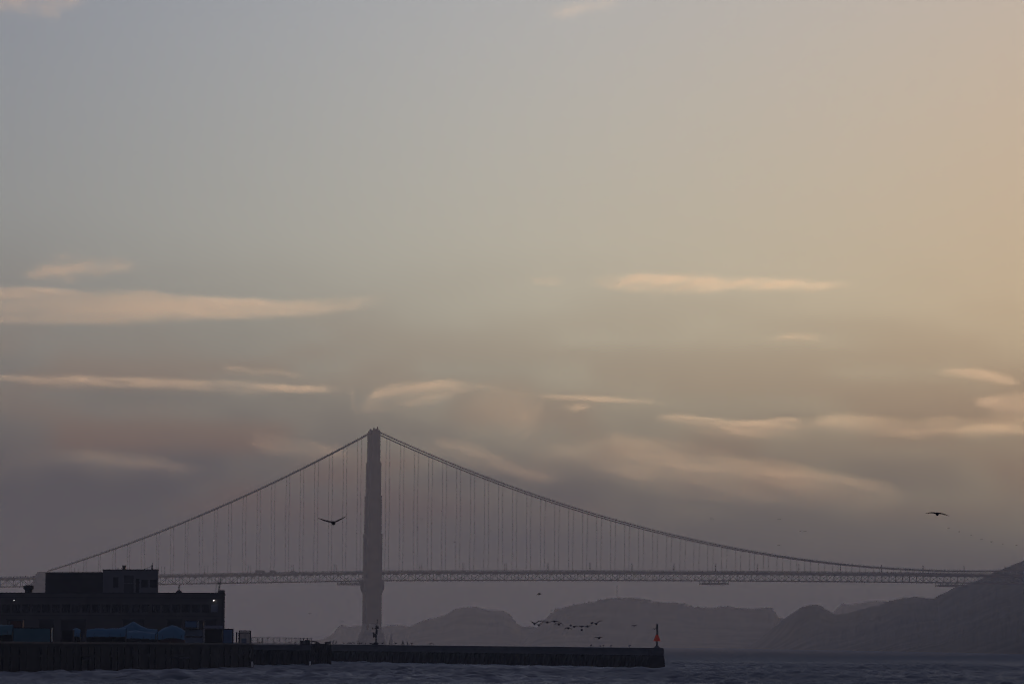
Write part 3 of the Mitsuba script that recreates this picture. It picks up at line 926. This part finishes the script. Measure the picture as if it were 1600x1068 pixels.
def container(x0, x1, y0, y1, back, mat, lab, depth=2.2, base=0.0, name='container', cat='container'):
    k = thing(name, lab, cat)
    p = stand((x0 + x1) / 2, back)
    w = (x1 - x0) / FPX * p[1]
    zb, zt = base if base else 0.0, zof((x0 + x1) / 2, y0, back)
    h = zt - zb
    c = p + [0, 0, zb + h / 2]
    MB().box(c, (w, depth, h - .02)).build('body', mat, k)
    m = MB()
    nr = max(4, int(w / .28))
    for i in range(nr):
        m.box(c + [(i + .5) * w / nr - w / 2, -depth / 2 - .03, 0], (w / nr * .5, .06, h * .86))
    m.build('ribbed_side', mat, k)
    m = MB()
    for a in (-1, 1):
        m.box(c + [a * (w / 2 - .05), -depth / 2 - .04, 0], (.12, .12, h))
        m.box(c + [0, -depth / 2 - .045, a * (h / 2 - .06)], (w - .24, .10, .11))
    m.build('frame', 'iron_dark', k)
    return zt


tarp_stack(-40, 20, 22, [1.9, 2.1, 2.2, 2.1, 2.15], 'tarp_teal', 'dark stack of goods under a teal sheet at the far left edge of the pier', 3)
container(18, 81, 979.5, 1004, 14, 'tarp_teal', 'teal container standing left of a gap on the pier', 2.4)
container(16, 36, 968, 980, 30, 'box_rust', 'rust-red box showing above the teal container', 2.0)
container(97, 115, 983, 1004, 12, 'pile_black', 'black bin in the gap right of the teal container', 1.6, name='storage_bin', cat='bin')
tarp_stack(114, 126, 13, [1.75, 1.9, 1.7], 'tarp_blue', 'narrow small stack under a blue sheet', 8)
tarp_stack(136, 197, 12, [1.75, 1.95, 1.9, 1.95, 2.0], 'tarp_blue', 'long flat-topped stack under a blue sheet, left of the peaked ones', 5)
tarp_stack(182, 246, 24, [1.9, 2.3, 2.95, 2.35, 2.0, 1.9], 'tarp_blue', 'stack under a blue sheet rising to a sharp peak', 6)
tarp_stack(198, 243, 9, [1.6, 1.75, 1.55, 1.45], 'tarp_blue', 'low stack with a sagging blue sheet in front of the sharply peaked one', 12)
tarp_stack(246, 289, 11, [1.6, 2.2, 2.5, 2.35, 1.75], 'tarp_blue', 'stack under a rounded blue sheet left of the grey containers', 7, 'box_rust')
z1 = container(288, 318.5, 994, 1004, 10, 'container_grey', 'grey container at the bottom of the tall stack', 2.2)
z2 = container(288, 318.5, 981.5, 994, 10, 'container_grey', 'grey container in the middle of the tall stack', 2.2, base=z1)
container(288.5, 309, 968.5, 980, 10, 'container_blue', 'pale blue tank box on top of the tall grey stack', 2.0, base=z2 + .06)
container(311, 318, 969, 980, 10, 'iron_dark', 'narrow dark box beside the blue one on top of the grey stack', 2.0, base=z2 + .06)
container(320, 347.5, 982, 1004, 9, 'pile_black', 'black container between the grey stack and the bright blue one', 2.2)
container(348.5, 364.5, 981.5, 1004, 7, 'container_blue', 'bright blue ribbed container near the end of the pier', 2.2)
# screened cage
k = thing('screened_cage', 'square cage of thin posts hung with pale see-through sheeting at the end of the pier', 'cage')
p = stand(382, 4)
w = 17.5 / FPX * p[1]
h = zof(382, 984.5, 4)
for a in (-1, 1):
    for b in (0, 1.5):
        MB().bar(p + [a * w / 2, b, 0], p + [a * w / 2, b, h], .09).build('post', 'iron_dark', k)
for z in (h, h * .82, .1):
    MB().bar(p + [-w / 2, 0, z], p + [w / 2, 0, z], .08).build('rail', 'iron_dark', k)
    MB().bar(p + [-w / 2, 1.5, z], p + [w / 2, 1.5, z], .08).build('rail', 'iron_dark', k)
nx, nz = 24, 16
gx, gz = np.meshgrid(np.linspace(-w / 2 + .05, w / 2 - .05, nx), np.linspace(.12, h - .06, nz))
gy = .75 + .05 * np.sin(gx * 9) + .03 * np.sin(gz * 5 + gx * 3)
V = np.stack([gx, gy, gz], -1).reshape(-1, 3) + p
i = np.arange(nx * nz).reshape(nz, nx)
q = np.stack([i[:-1, :-1], i[:-1, 1:], i[1:, 1:], i[1:, :-1]], -1).reshape(-1, 4)
obj('sheeting', trimesh.Trimesh(V, np.vstack([q[:, [0, 1, 2]], q[:, [0, 2, 3]]]), process=False), 'sheet_pale', k, True)
MB().box(p + [-.1, .3, .45], (.7, .5, .9)).build('bundle', 'container_grey', k)
k = thing('gas_bottle', 'pair of thin dark standing posts between the blue container and the pale cage', 'post')
p = stand(369.5, 4)
MB().tube(p, p + [0, 0, zof(369.5, 986.5, 4)], .09, n=8).build('post', 'iron_dark', k)
MB().tube(p + [.36, 0, 0], p + [.36, 0, zof(369.5, 988.5, 4)], .12, n=8).build('post', 'iron_dark', k)
MB().bar(p + [0, 0, 1.6], p + [.36, 0, 1.6], .06).build('brace', 'iron_dark', k)

# ------------------------------------------------------------------ birds
def rounded(pts_r):
    """a chain of spheres hulled pair by pair"""
    out = Manifold()
    sp = [Manifold.sphere(r, 12).translate(list(map(float, c))) for c, r in pts_r]
    for a, b in zip(sp[:-1], sp[1:]):
        out = out + Manifold.batch_hull([a, b])
    return out


def wing(joints, chords, th, aoa=.5):
    """joints along one wing with the chord at each; leading edge forward (+y), as flat rounded plates"""
    out = Manifold()
    secs = []
    for (c, ch, t) in zip(joints, chords, th):
        c = np.array(c, float)
        secs.append([c + [0, ch * f * math.cos(aoa), ch * f * math.sin(aoa) + t * g] for f, g in ((.42, 0), (.25, .5), (.25, -.5), (-.1, .35), (-.1, -.35), (-.58, 0))])
    for a, b in zip(secs[:-1], secs[1:]):
        out = out + Manifold.hull_points(np.vstack([a, b]))
    return out


def flying_gull(L, R, pitch=0.0, yaw=0.0):
    """body along +y; L and R list wing joints (x, z) from shoulder to tip"""
    body = rounded([((0, -.30, .0), .04), ((0, -.16, -.005), .085), ((0, .02, -.01), .1), ((0, .15, .005), .07), ((0, .235, .03), .058), ((0, .27, .035), .05)])
    body = body + Manifold.hull_points(np.array([(-.02, -.28, .01), (.02, -.28, .01), (-.02, -.28, -.015), (.02, -.28, -.015), (-.085, -.44, .0), (.085, -.44, .0), (0, -.46, -.01)]))
    body = body + Manifold.hull_points(np.array([(-.016, .29, .04), (.016, .29, .04), (0, .29, .015), (0, .365, .018), (0, .36, .03)]))
    for J in (L, R):
        n = len(J)
        js = [(x, .06 * math.sin(i / max(n - 1, 1) * 3.14) - .16 * (i == n - 1), z) for i, (x, z) in enumerate(J)]
        sx = 1 if J[-1][0] > 0 else -1
        js = [(0.02 * sx, .02, .03)] + js
        ch = [.20] + [.19 - .05 * i / max(n - 1, 1) for i in range(n - 1)] + [.035]
        body = body + wing(js, ch, [.05] + [.035] * (n - 1) + [.012])
    m = man2tri(body)
    m.apply_transform(trimesh.transformations.rotation_matrix(pitch, [1, 0, 0]))
    if yaw:
        m.apply_transform(trimesh.transformations.rotation_matrix(yaw, [0, 0, 1]))
    return m


def gull_from(body, left, right, Y, name, label, cat, group=None, yaw=0.0, mat='bird_dark', pitch=None):
    """left and right: measured spots of the wing joints"""
    p = at(*body, Y)
    s = Y / FPX
    def loc(pts):
        return [((x - body[0]) * s, -(y - body[1]) * s) for x, y in pts]
    m = flying_gull(loc(left), loc(right), random.choice([-1, 1]) * random.uniform(.05, .16) if pitch is None else pitch)
    if yaw:
        v = np.array(m.vertices)
        core = np.abs(v[:, 0]) < .12
        m.apply_transform(trimesh.transformations.rotation_matrix(yaw, [0, 0, 1]))
    m.apply_translation(p)
    k = obj(name, m, mat, None, 30)
    labels[k] = {'label': label, 'category': cat}
    if group:
        labels[k]['group'] = group
    return k


gull_from((521, 816.5), [(515, 814.5), (507, 812.3), (496, 809.3)], [(526, 813.5), (533, 810), (542.3, 805.3)], 250, 'flying_gull', 'large dark gull gliding with wings raised in a V, left of the bridge tower', 'bird', pitch=-.1)
gull_from((1464.5, 802.3), [(1460, 800.9), (1455.5, 800.2), (1446, 802.3)], [(1469, 801.2), (1475, 802.4), (1482.5, 806)], 300, 'flying_gull', 'dark gull with wings arched downwards, high at the right above the span', 'bird', pitch=-.08)
Z8 = lambda pts: [(810 + x / 10.667, 910 + y / 10.667) for x, y in pts]
FL = [((270, 684), [(245, 662), (200, 630)], [(305, 655), (345, 632), (392, 640)], 'wide-winged gull at the left end of the flock, its wings in a V'),
      ((340, 706), [(325, 694), (312, 684)], [(375, 672), (402, 646), (442, 640)], 'lower gull second from the left of the flock, one wing raised high'),
      ((480, 655), [(450, 650), (415, 640)], [(505, 650), (545, 657)], 'level-winged gull third from the left, between two wide ones'),
      ((604, 640), [(565, 636), (515, 655)], [(645, 640), (695, 658)], 'topmost gull in the middle of the flock with drooping wing tips'),
      ((676, 690), [(645, 676), (612, 680), (583, 712)], [(712, 668), (768, 715)], 'gull with both wings bent down like a bow, under the topmost one'),
      ((830, 752), [(800, 745), (775, 757), (753, 802)], [(862, 750), (905, 788)], 'lowest wide gull of the main flock, with its left wing hooked down'),
      ((872, 706), [(862, 702), (850, 712)], [(882, 700), (894, 694)], 'small compact gull in the centre gap of the flock'),
      ((930, 727), [(918, 722), (905, 715)], [(960, 716), (1000, 720)], 'gull with one straight wing, leftmost of the level row'),
      ((1055, 726), [(1030, 720), (995, 714)], [(1080, 722), (1105, 716)], 'gull in the middle of the level row'),
      ((1150, 723), [(1125, 722), (1095, 724)], [(1190, 716), (1245, 711)], 'gull with a long thin wing, rightmost of the level row'),
      ((1055, 781), [(1045, 776), (1034, 780)], [(1065, 776), (1078, 774)], 'tiny gull directly below the level row'),
      ((1222, 668), [(1212, 676), (1205, 680)], [(1238, 655), (1252, 652)], 'small hunched gull just left of the last of the flock'),
      ((1296, 681), [(1278, 672), (1258, 664)], [(1325, 655), (1345, 634), (1412, 631)], 'gull at the right end of the flock with one wing bent up flat'),
      ((1345, 915), [(1310, 908), (1258, 913)], [(1370, 906), (1412, 904)], 'lone level gull lower down, right below the flock'),
      ((345, 182), [(322, 184), (304, 206)], [(365, 180), (388, 187)], 'lone gull with bowed wings high above the left of the flock')]
for i, (b, l, r, lab) in enumerate(FL):
    gull_from(Z8([b])[0], Z8(l), Z8(r), 455 + (i * 37 % 60), 'flying_gull', lab, 'bird', 'flock of gulls over the breakwater')
gull_from((991.5, 976.8), [(988, 976.5), (985.5, 976.8)], [(993.5, 975.8), (996, 975)], 620, 'flying_gull', 'small gull between the flock and the beacon', 'bird', mat='bird_grey')
gull_from((1022.8, 982), [(1021, 981), (1018.8, 982.6)], [(1024.5, 981), (1026.5, 982)], 700, 'flying_gull', 'gull passing close to the left of the beacon top', 'bird')
gull_from((1028.5, 945.5), [(1026.5, 945.3), (1024.8, 945.9)], [(1030.5, 945.2), (1032, 945.8)], 1100, 'flying_gull', 'faint gull high above the beacon', 'bird', mat='bird_grey')
for i, (x, y) in enumerate([(1482, 824.6), (1498.7, 830.2), (1517, 836), (1532.7, 841.5), (1549.4, 846), (1565.6, 849.4), (1588, 851.5)]):
    gull_from((x, y), [(x - 1.3, y - .5), (x - 2.7, y + .1)], [(x + 1.3, y - .6), (x + 2.8, y - .1)], 1900 + 20 * i, 'distant_bird', f'tiny distant bird, {ORD[i]} from the upper left in the slanting line of seven', 'bird', 'birds flying in a slanting line')
for i, (x, y, lab) in enumerate([(1112, 810, 'tiny bird above the cables, leftmost of the two high specks'), (1217, 811, 'tiny bird above the cables, rightmost of the two high specks'),
                                 (1217, 851.5, 'tiny bird just above the right-hand cable'), (1251, 829, 'tiny bird, left one of the close pair above the right-hand cable'), (1257, 829.4, 'tiny bird, right one of the close pair above the right-hand cable'),
                                 (767, 828.5, 'tiny bird among the hangers right of the tower'), (711, 847, 'tiny bird low among the hangers nearest the tower on its right'), (658, 810, 'speck of a bird among the hangers close right of the tower'),
                                 (296, 866, 'tiny bird above the deck at far left'), (484, 958, 'tiny bird under the deck left of the tower'), (534, 970.5, 'tiny bird above the low headland left of the tower foot')]):
    gull_from((x, y), [(x - 1.3, y - .4), (x - 2.9, y - .1)], [(x + 1.3, y - .5), (x + 3, y + .2)], 1700 + 25 * i, 'distant_bird', lab, 'bird')


def standing_gull(yaw, sc=1.0):
    b = rounded([((-.24, 0, .24), .02), ((-.12, 0, .25), .06), ((.02, 0, .27), .085), ((.13, 0, .31), .06), ((.175, 0, .385), .042), ((.195, 0, .42), .043)])
    b = b + rounded([((.22, 0, .42), .018), ((.285, 0, .40), .008)])
    for q in (-.035, .035):
        b = b + rounded([((.01, q, .23), .014), ((.015, q, .01), .009), ((.055, q, .006), .009)])
    m = man2tri(b)
    m.apply_scale(sc)
    m.apply_transform(trimesh.transformations.rotation_matrix(yaw, [0, 0, 1]))
    return m


def cormorant(yaw, sc=1.0):
    b = rounded([((-.16, 0, .05), .02), ((-.10, 0, .16), .045), ((-.03, 0, .30), .085), ((.03, 0, .44), .075), ((.06, 0, .54), .045), ((.05, 0, .64), .03), ((.075, 0, .71), .034)])
    b = b + rounded([((.09, 0, .715), .018), ((.185, 0, .735), .008)])
    for q in (-.05, .05):
        b = b + rounded([((-.02, q, .24), .022), ((0, q, .012), .014), ((.06, q, .008), .012)])
    m = man2tri(b)
    m.apply_scale(sc)
    m.apply_transform(trimesh.transformations.rotation_matrix(yaw, [0, 0, 1]))
    return m


SB = [(520.5, 'c'), (523.2, 'c'), (527.4, 'c'), (537.5, 'g'), (541.5, 'g'), (544.5, 'g'), (547.5, 'g'), (551.5, 'g'), (558.5, 'c'), (560.2, 'g'), (566, 'g'), (570.5, 'g'), (580.5, 'g'),
      (605, 'g'), (608.2, 'g'), (624.5, 'g'), (630.2, 'c'), (633.2, 'c'), (637.8, 'c'), (643.5, 'g'), (646.5, 'g'), (675.4, 'g'), (680, 'g'),
      (928.5, 'g'), (939.5, 'g'), (944.7, 'g'), (957.3, 'g'), (986.3, 'g')]
for x, kd in SB:
    yaw = RNG.choice([0.2, math.pi - .2]) + RNG.normal(0, .5)
    sc = RNG.uniform(.95, 1.2)
    m = cormorant(yaw, sc) if kd == 'c' else standing_gull(yaw, sc)
    p = bwp(x) + bn * RNG.normal(.2, .3)
    m.apply_translation(p)
    k = obj('cormorant' if kd == 'c' else 'standing_gull', m, 'bird_dark', None, 30)
    same = [q for q, t in SB if t == kd and (q < 587 if x < 587 else 587 < q < 700 if x < 700 else q > 700)]
    if x < 587:
        where = f"{ORD[len(same) - 1 - same.index(x)]} {'cormorant' if kd == 'c' else 'gull'} to the left of the mast"
    elif x < 700:
        where = f"{ORD[same.index(x)]} {'cormorant' if kd == 'c' else 'gull'} to the right of the mast"
    else:
        where = f"{ORD[len(same) - 1 - same.index(x)]} gull back from the beacon"
    wg = 'left of the mast' if x < 587 else 'right of the mast' if x < 700 else 'by the beacon'
    kind = 'upright dark cormorant' if kd == 'c' else 'small dark gull'
    labels[k] = {'label': f'{kind} standing on the breakwater, {where}', 'category': 'bird', 'group': ('cormorants ' if kd == 'c' else 'gulls ') + 'standing ' + wg}
for x, lab in ((403, 'small gull behind the left end of the wire fence, first of two'), (407.5, 'small gull behind the left end of the wire fence, second of two'), (427, 'gull standing at the middle of the wire fence'), (450.5, 'gull right of the middle of the wire fence'), (458.5, 'gull by the crates behind the wire fence')):
    m = standing_gull(RNG.random() * 6, 1.15)
    f = (x - 391) / 94
    m.apply_translation(fl + (fr - fl) * f + np.array([0, .8, 0]))
    k = obj('standing_gull', m, 'bird_dark', None, 30)
    labels[k] = {'label': lab, 'category': 'bird'}

# ------------------------------------------------------------------ clouds: thin drifts of lit vapour far beyond the bridge
def cloud(name, label, x0, x1, y0, y1, fn, peak, dist=40000.0, thick=1000.0, seed=0, g=.8):
    """vapour inside a box whose outline was measured at x0..x1, y0..y1; fn(column, row, depth) is its density there"""
    c = at((x0 + x1) / 2, (y0 + y1) / 2, dist)
    w, h = (x1 - x0) * dist / FPX, (y1 - y0) * dist / FPX
    nx, ny, nz = int(min(420, max(40, (x1 - x0) / 1.8))), 5, int(min(90, max(20, (y1 - y0) / 1.0)))
    R, Y, X = np.meshgrid(y1 - (np.arange(nz) + .5) / nz * (y1 - y0), (np.arange(ny) + .5) / ny, x0 + (np.arange(nx) + .5) / nx * (x1 - x0), indexing='ij')
    dens = np.clip(fn(X, R, Y, x0, x1), 0, None)
    rim = sstep(0, 4, X - x0) * sstep(0, 4, x1 - X) * sstep(0, 2.5, R - y0) * sstep(0, 2.5, y1 - R)
    dens = dens * rim * np.exp(-((Y - .5) / .3) ** 2)
    k = numbered(name)
    M = T().translate(c.tolist()).rotate([0, 1, 0], math.degrees(ROLL)).scale([w / 2, thick / 2, h / 2])
    G = T().translate(c.tolist()).rotate([0, 1, 0], math.degrees(ROLL)).translate([-w / 2, -thick / 2, -h / 2]).scale([w, thick, h])
    col = dens.mean(1).max() * thick                     # so that PEAK is the thickest column's optical depth
    scene[k] = {'type': 'cube', 'to_world': M, 'bsdf': {'type': 'null'},
                'interior': {'type': 'heterogeneous', 'albedo': .995, 'scale': float(.95 * peak / max(col, 1e-6)),
                             'sigma_t': {'type': 'gridvolume', 'grid': mi.VolumeGrid(dens.astype(np.float32)[..., None]), 'to_world': G, 'filter_type': 'trilinear', 'wrap_mode': 'clamp'},
                             'phase': {'type': 'hg', 'g': g}}}
    labels[k] = {'label': label, 'category': 'cloud', 'kind': 'stuff'}


def drift(top, bot, seed, L=60, w=6, ang=0.0, et=2.5, eb=2.5, lo=.38, hi=.62, base=.1, left=20, right=40, wave=3.0, fall=None, bend=10):
    """a drift between two measured edges (in the photograph's columns and rows, as (x, y) lists), drawn out into filaments L long and w thick
    that lie at ANG degrees; et, eb: how softly the edges end; fall: the length over which it thins downwards, as rain veils do"""
    tx, ty = np.array(top, float).T
    bx, by = np.array(bot, float).T
    def fn(X, R, Y, x0, x1):
        r = meshkit.fbm(np.stack([X / 55, Y * .6 + seed, R / 30], -1), 3, seed + 20) - .5
        a = math.radians(ang)
        al, ac = X * math.cos(a) - R * math.sin(a), X * math.sin(a) + R * math.cos(a) + bend * r
        n = meshkit.fbm(np.stack([al / L, Y * .6 + seed, ac / (1.5 * w)], -1), 3, seed)
        f = meshkit.fbm(np.stack([al / (L * .4), Y * .6, ac / (w * .6)], -1), 3, seed + 9)
        m = meshkit.fbm(np.stack([al / (L * 1.6), Y * .6, ac / (w * 4)], -1), 2, seed + 5)
        wob = (meshkit.fbm(np.stack([X / 42, Y * .5, R * 0 + seed], -1), 4, seed + 3) - .5) * 2 * wave
        t, b = np.interp(X, tx, ty) + wob, np.interp(X, bx, by) + wob * .6
        e = sstep(0, et * 3.2, R - t + et) * sstep(0, eb * 3.2, b - R + eb)
        if fall:
            e = e * np.exp(-np.clip(R - t, 0, None) / fall)
        ends = sstep(0, left, X - tx[0]) * sstep(0, right, tx[-1] - X)
        fil = sstep(lo + .06, hi + .06, .5 * n + .3 * f + .2 * m)
        return e * ends * (base + (1 - base) * fil) * (.55 + .9 * m)
    return fn


cloud('cloud', 'broad bright peach cloud bank lying flat at the left, the largest of all', -160, 660, 442, 520,
      drift([(-160, 452), (0, 457), (40, 455), (75, 453.5), (120, 456), (160, 458), (190, 455), (230, 454), (270, 460), (330, 464), (400, 464), (440, 468), (500, 466), (560, 459), (650, 448)],
            [(-160, 514), (0, 510.5), (90, 509), (200, 505), (300, 500), (370, 494), (430, 489), (500, 486), (560, 476), (650, 457)], 31, 130, 6, 2.5, 2.0, 3.2, .34, .6, .3, 1, 230, 2.6, None, 10), 1.3, g=.86)
cloud('cloud', 'small feathery cream wisp just above the broad bright cloud', 15, 245, 386, 448,
      drift([(20, 441), (55, 425), (70, 404), (90, 396), (110, 396), (140, 402), (180, 404), (240, 409)], [(20, 447), (60, 441), (110, 440), (140, 433), (190, 428), (240, 420)], 37, 50, 6, 14, 7, 4, .40, .6, .05, 30, 60, 5, None, 16), 1.2, 42500, g=.84)
cloud('cloud', 'bright narrow combed streak right of centre', 915, 1360, 424, 468,
      drift([(920, 441), (960, 434), (1000, 432), (1060, 432.5), (1120, 433), (1180, 435), (1240, 437), (1350, 440)], [(920, 451), (980, 456), (1040, 459), (1100, 457.5), (1160, 453), (1220, 450), (1280, 449), (1350, 444)], 41, 42, 4, 9, 2.0, 3.0, .38, .58, .12, 45, 90, 2.5, None, 7), 1.25, g=.76)
cloud('cloud', 'tiny bright fleck left of the combed streak', 820, 895, 430, 447,
      drift([(822, 437.5), (850, 436), (893, 438)], [(822, 440), (850, 441), (893, 440.5)], 43, 30, 3, 0, 1.5, 1.5, .3, .6, .1, 15, 25, 1, None, 3), .5, g=.78)
cloud('cloud', 'long thin pinkish streak crossing the left side below the broad one', -160, 600, 578, 622,
      drift([(-160, 592), (0, 591), (60, 590), (120, 587), (180, 588), (240, 586), (300, 590), (380, 594), (450, 597), (595, 601)], [(-160, 602), (0, 598), (40, 604), (100, 607), (200, 604), (300, 607), (380, 611), (440, 608), (520, 607), (595, 605)], 47, 80, 4.5, -3, 2.5, 2.5, .38, .6, .12, 1, 150, 2.5, None, 8), 1.25, 43000, g=.84)
cloud('cloud', 'faint thin dash above the long pinkish streak', 330, 490, 568, 590,
      drift([(335, 575), (400, 577), (485, 581)], [(335, 579), (410, 583), (485, 586)], 53, 40, 4, -4, 2, 2, .35, .6, .1, 30, 60, 1.5, None, 5), .5, 46000, g=.82)
cloud('cloud', 'pale pink plume leaning right above the bridge tower', 530, 800, 578, 664,
      drift([(556, 640), (572, 622), (592, 608), (620, 599), (660, 593), (700, 592), (740, 595), (795, 598)], [(556, 658), (600, 654), (640, 646), (690, 626), (740, 606), (795, 602)], 59, 70, 7, 14, 4, 12, .36, .62, .18, 25, 90, 5, 24, 8), .8, 45000, g=.82)
cloud('cloud', 'curled pink hook at the left foot of the plume above the tower', 535, 585, 598, 660,
      lambda X, R, Y, x0, x1: np.exp(-((X - (549 + 10 * ((R - 604) / 48) ** 2)) / (2.6 + 1.5 * (R - 604) / 48)) ** 2) * sstep(603, 612, R) * (1 - sstep(635, 656, R)), .11, 49500, g=.82)
cloud('cloud', 'upright soft pink puff right of the plume', 690, 880, 590, 730,
      drift([(695, 640), (730, 628), (765, 616), (800, 612), (840, 622), (875, 634)], [(695, 668), (740, 690), (790, 706), (840, 700), (875, 680)], 161, 90, 34, 30, 18, 28, .38, .72, .25, 60, 70, 18, 50, 14), .2, 47200, g=.8)
cloud('cloud', 'thin bright line of cloud like a scratch, right of centre', 835, 1060, 614, 634,
      drift([(838, 619.5), (880, 619.5), (940, 621), (980, 623.5), (1055, 626)], [(838, 622), (880, 623), (940, 625.5), (980, 627), (1055, 628)], 67, 60, 3, -3, 1.3, 1.5, .25, .55, .25, 15, 40, 1, None, 3), 1.0, 43000, g=.78)
cloud('cloud', 'small ragged cloudlet under the scratch-like line', 868, 945, 626, 646,
      drift([(872, 632), (890, 629.5), (910, 630), (940, 631)], [(872, 634), (900, 640), (915, 639), (940, 633)], 71, 18, 4, 16, 2, 2, .38, .6, .1, 15, 25, 1.5, None, 6), .9, 41000, g=.78)
cloud('cloud', 'bright-edged lens of cloud trailing a pink veil to the right', 1008, 1300, 640, 704,
      drift([(1015, 653), (1050, 649.5), (1080, 649.5), (1110, 652), (1140, 658), (1200, 657), (1290, 664)], [(1015, 656), (1060, 664), (1110, 680), (1180, 690), (1240, 686), (1290, 676)], 73, 70, 6, -7, 1.8, 10, .34, .6, .2, 20, 110, 2, 16, 8), 1.0, 45000, g=.76)
cloud('cloud', 'small bright almond of cloud right of the lens', 1185, 1270, 646, 666,
      drift([(1190, 656), (1215, 653), (1235, 653.5), (1265, 657)], [(1190, 658), (1220, 658.5), (1265, 658.5)], 79, 30, 3, -2, 1.5, 1.5, .25, .55, .3, 18, 25, .8, None, 3), 1.0, 41500, g=.76)
cloud('cloud', 'short slanting bright cloud near the right edge, upper of two', 1455, 1610, 568, 608,
      drift([(1460, 580), (1490, 577), (1530, 577), (1560, 584), (1590, 594), (1605, 599)], [(1460, 582), (1500, 587), (1540, 594), (1570, 598.5), (1605, 601)], 83, 55, 5, -14, 1.8, 2.2, .26, .55, .3, 22, 30, 1.2, None, 5), 1.1, 41000, g=.7)
cloud('cloud', 'glowing orange cloud running off the right edge, lower of two', 1500, 1770, 600, 664,
      drift([(1515, 628), (1540, 619), (1580, 613), (1650, 611), (1765, 615)], [(1515, 631), (1550, 641), (1580, 646), (1650, 650), (1765, 650)], 89, 80, 8, -2, 3, 5, .3, .58, .3, 25, 1, 2, None, 8), .95, 43500, g=.7)
cloud('cloud', 'lone faint lens of cloud at upper right, under the combed streak', 1185, 1295, 512, 542,
      drift([(1190, 529), (1215, 524), (1240, 521), (1265, 525), (1290, 531)], [(1190, 531), (1290, 533)], 97, 35, 5, 6, 2.5, 4, .34, .62, .1, 30, 30, 1.5, 7, 5), .5, 42000, g=.74)
cloud('cloud', 'cream cloud cut off by the top left corner', -130, 150, -70, 34,
      drift([(-130, -60), (150, -60)], [(-130, 26), (0, 17), (40, 15), (80, 10), (120, 2), (150, -12)], 101, 60, 8, 8, 4, 5, .36, .6, .12, 1, 50, 4, None, 14), 1.5, 38000, g=.84)
cloud('cloud', 'thin grey shreds hanging under the corner cloud', 20, 140, 8, 50,
      drift([(25, 17), (80, 16), (135, 14)], [(25, 26), (80, 27), (135, 20)], 107, 35, 5, 10, 4, 6, .42, .66, .0, 25, 45, 3, 12, 12), .5, 36000, g=.8)
cloud('cloud', 'pale brush stroke of cloud at the top edge', 835, 990, -10, 34,
      drift([(845, 23), (870, 15), (900, 9), (930, 4), (985, -6)], [(845, 28), (880, 27), (910, 20), (940, 14), (985, 2)], 103, 55, 5, 14, 3, 3, .36, .62, .1, 25, 50, 2, None, 8), .38, 38000, g=.8)
for lab, x0, x1, y0, y1, tp, bt, ang, sd, pk, dd in (
        ('faint pink veil drifting left of the tower top', 370, 575, 655, 735, [(375, 690), (400, 674), (430, 678), (470, 686), (520, 692), (570, 700)], [(375, 700), (420, 706), (500, 716), (570, 722)], -12, 113, .34, 47000),
        ('faint pink knots of cloud low at the far left', -20, 345, 680, 765, [(-15, 706), (40, 702), (90, 712), (140, 700), (180, 708), (230, 702), (280, 716), (340, 726)], [(-15, 726), (60, 728), (120, 736), (180, 742), (250, 740), (340, 744)], -8, 127, .34, 47000),
        ('dim pink drift sloping down right of the tower cables', 640, 900, 672, 770, [(645, 694), (690, 688), (720, 690), (760, 706), (820, 726), (895, 744)], [(645, 704), (700, 712), (760, 734), (830, 752), (895, 760)], -16, 131, .34, 51000),
        ('wide dusky pink veil over the middle of the span', 800, 1440, 672, 800, [(805, 706), (880, 690), (960, 682), (1060, 690), (1160, 712), (1260, 726), (1360, 742), (1435, 762)], [(805, 730), (900, 744), (1000, 764), (1120, 782), (1260, 790), (1435, 786)], -9, 137, .46, 49000),
        ('thin pink veil below the orange cloud at the right edge', 1240, 1760, 640, 700, [(1245, 660), (1330, 654), (1420, 660), (1520, 654), (1600, 646), (1755, 640)], [(1245, 668), (1340, 676), (1440, 676), (1540, 672), (1755, 664)], 3, 139, .38, 48000)):
    cloud('cloud', lab, x0, x1, y0, y1, drift(tp, bt, sd, 90, 13, ang, 9, 13, .34, .66, .22, 50, 70, 7, None, 24), .85 * pk, dd, g=.8)
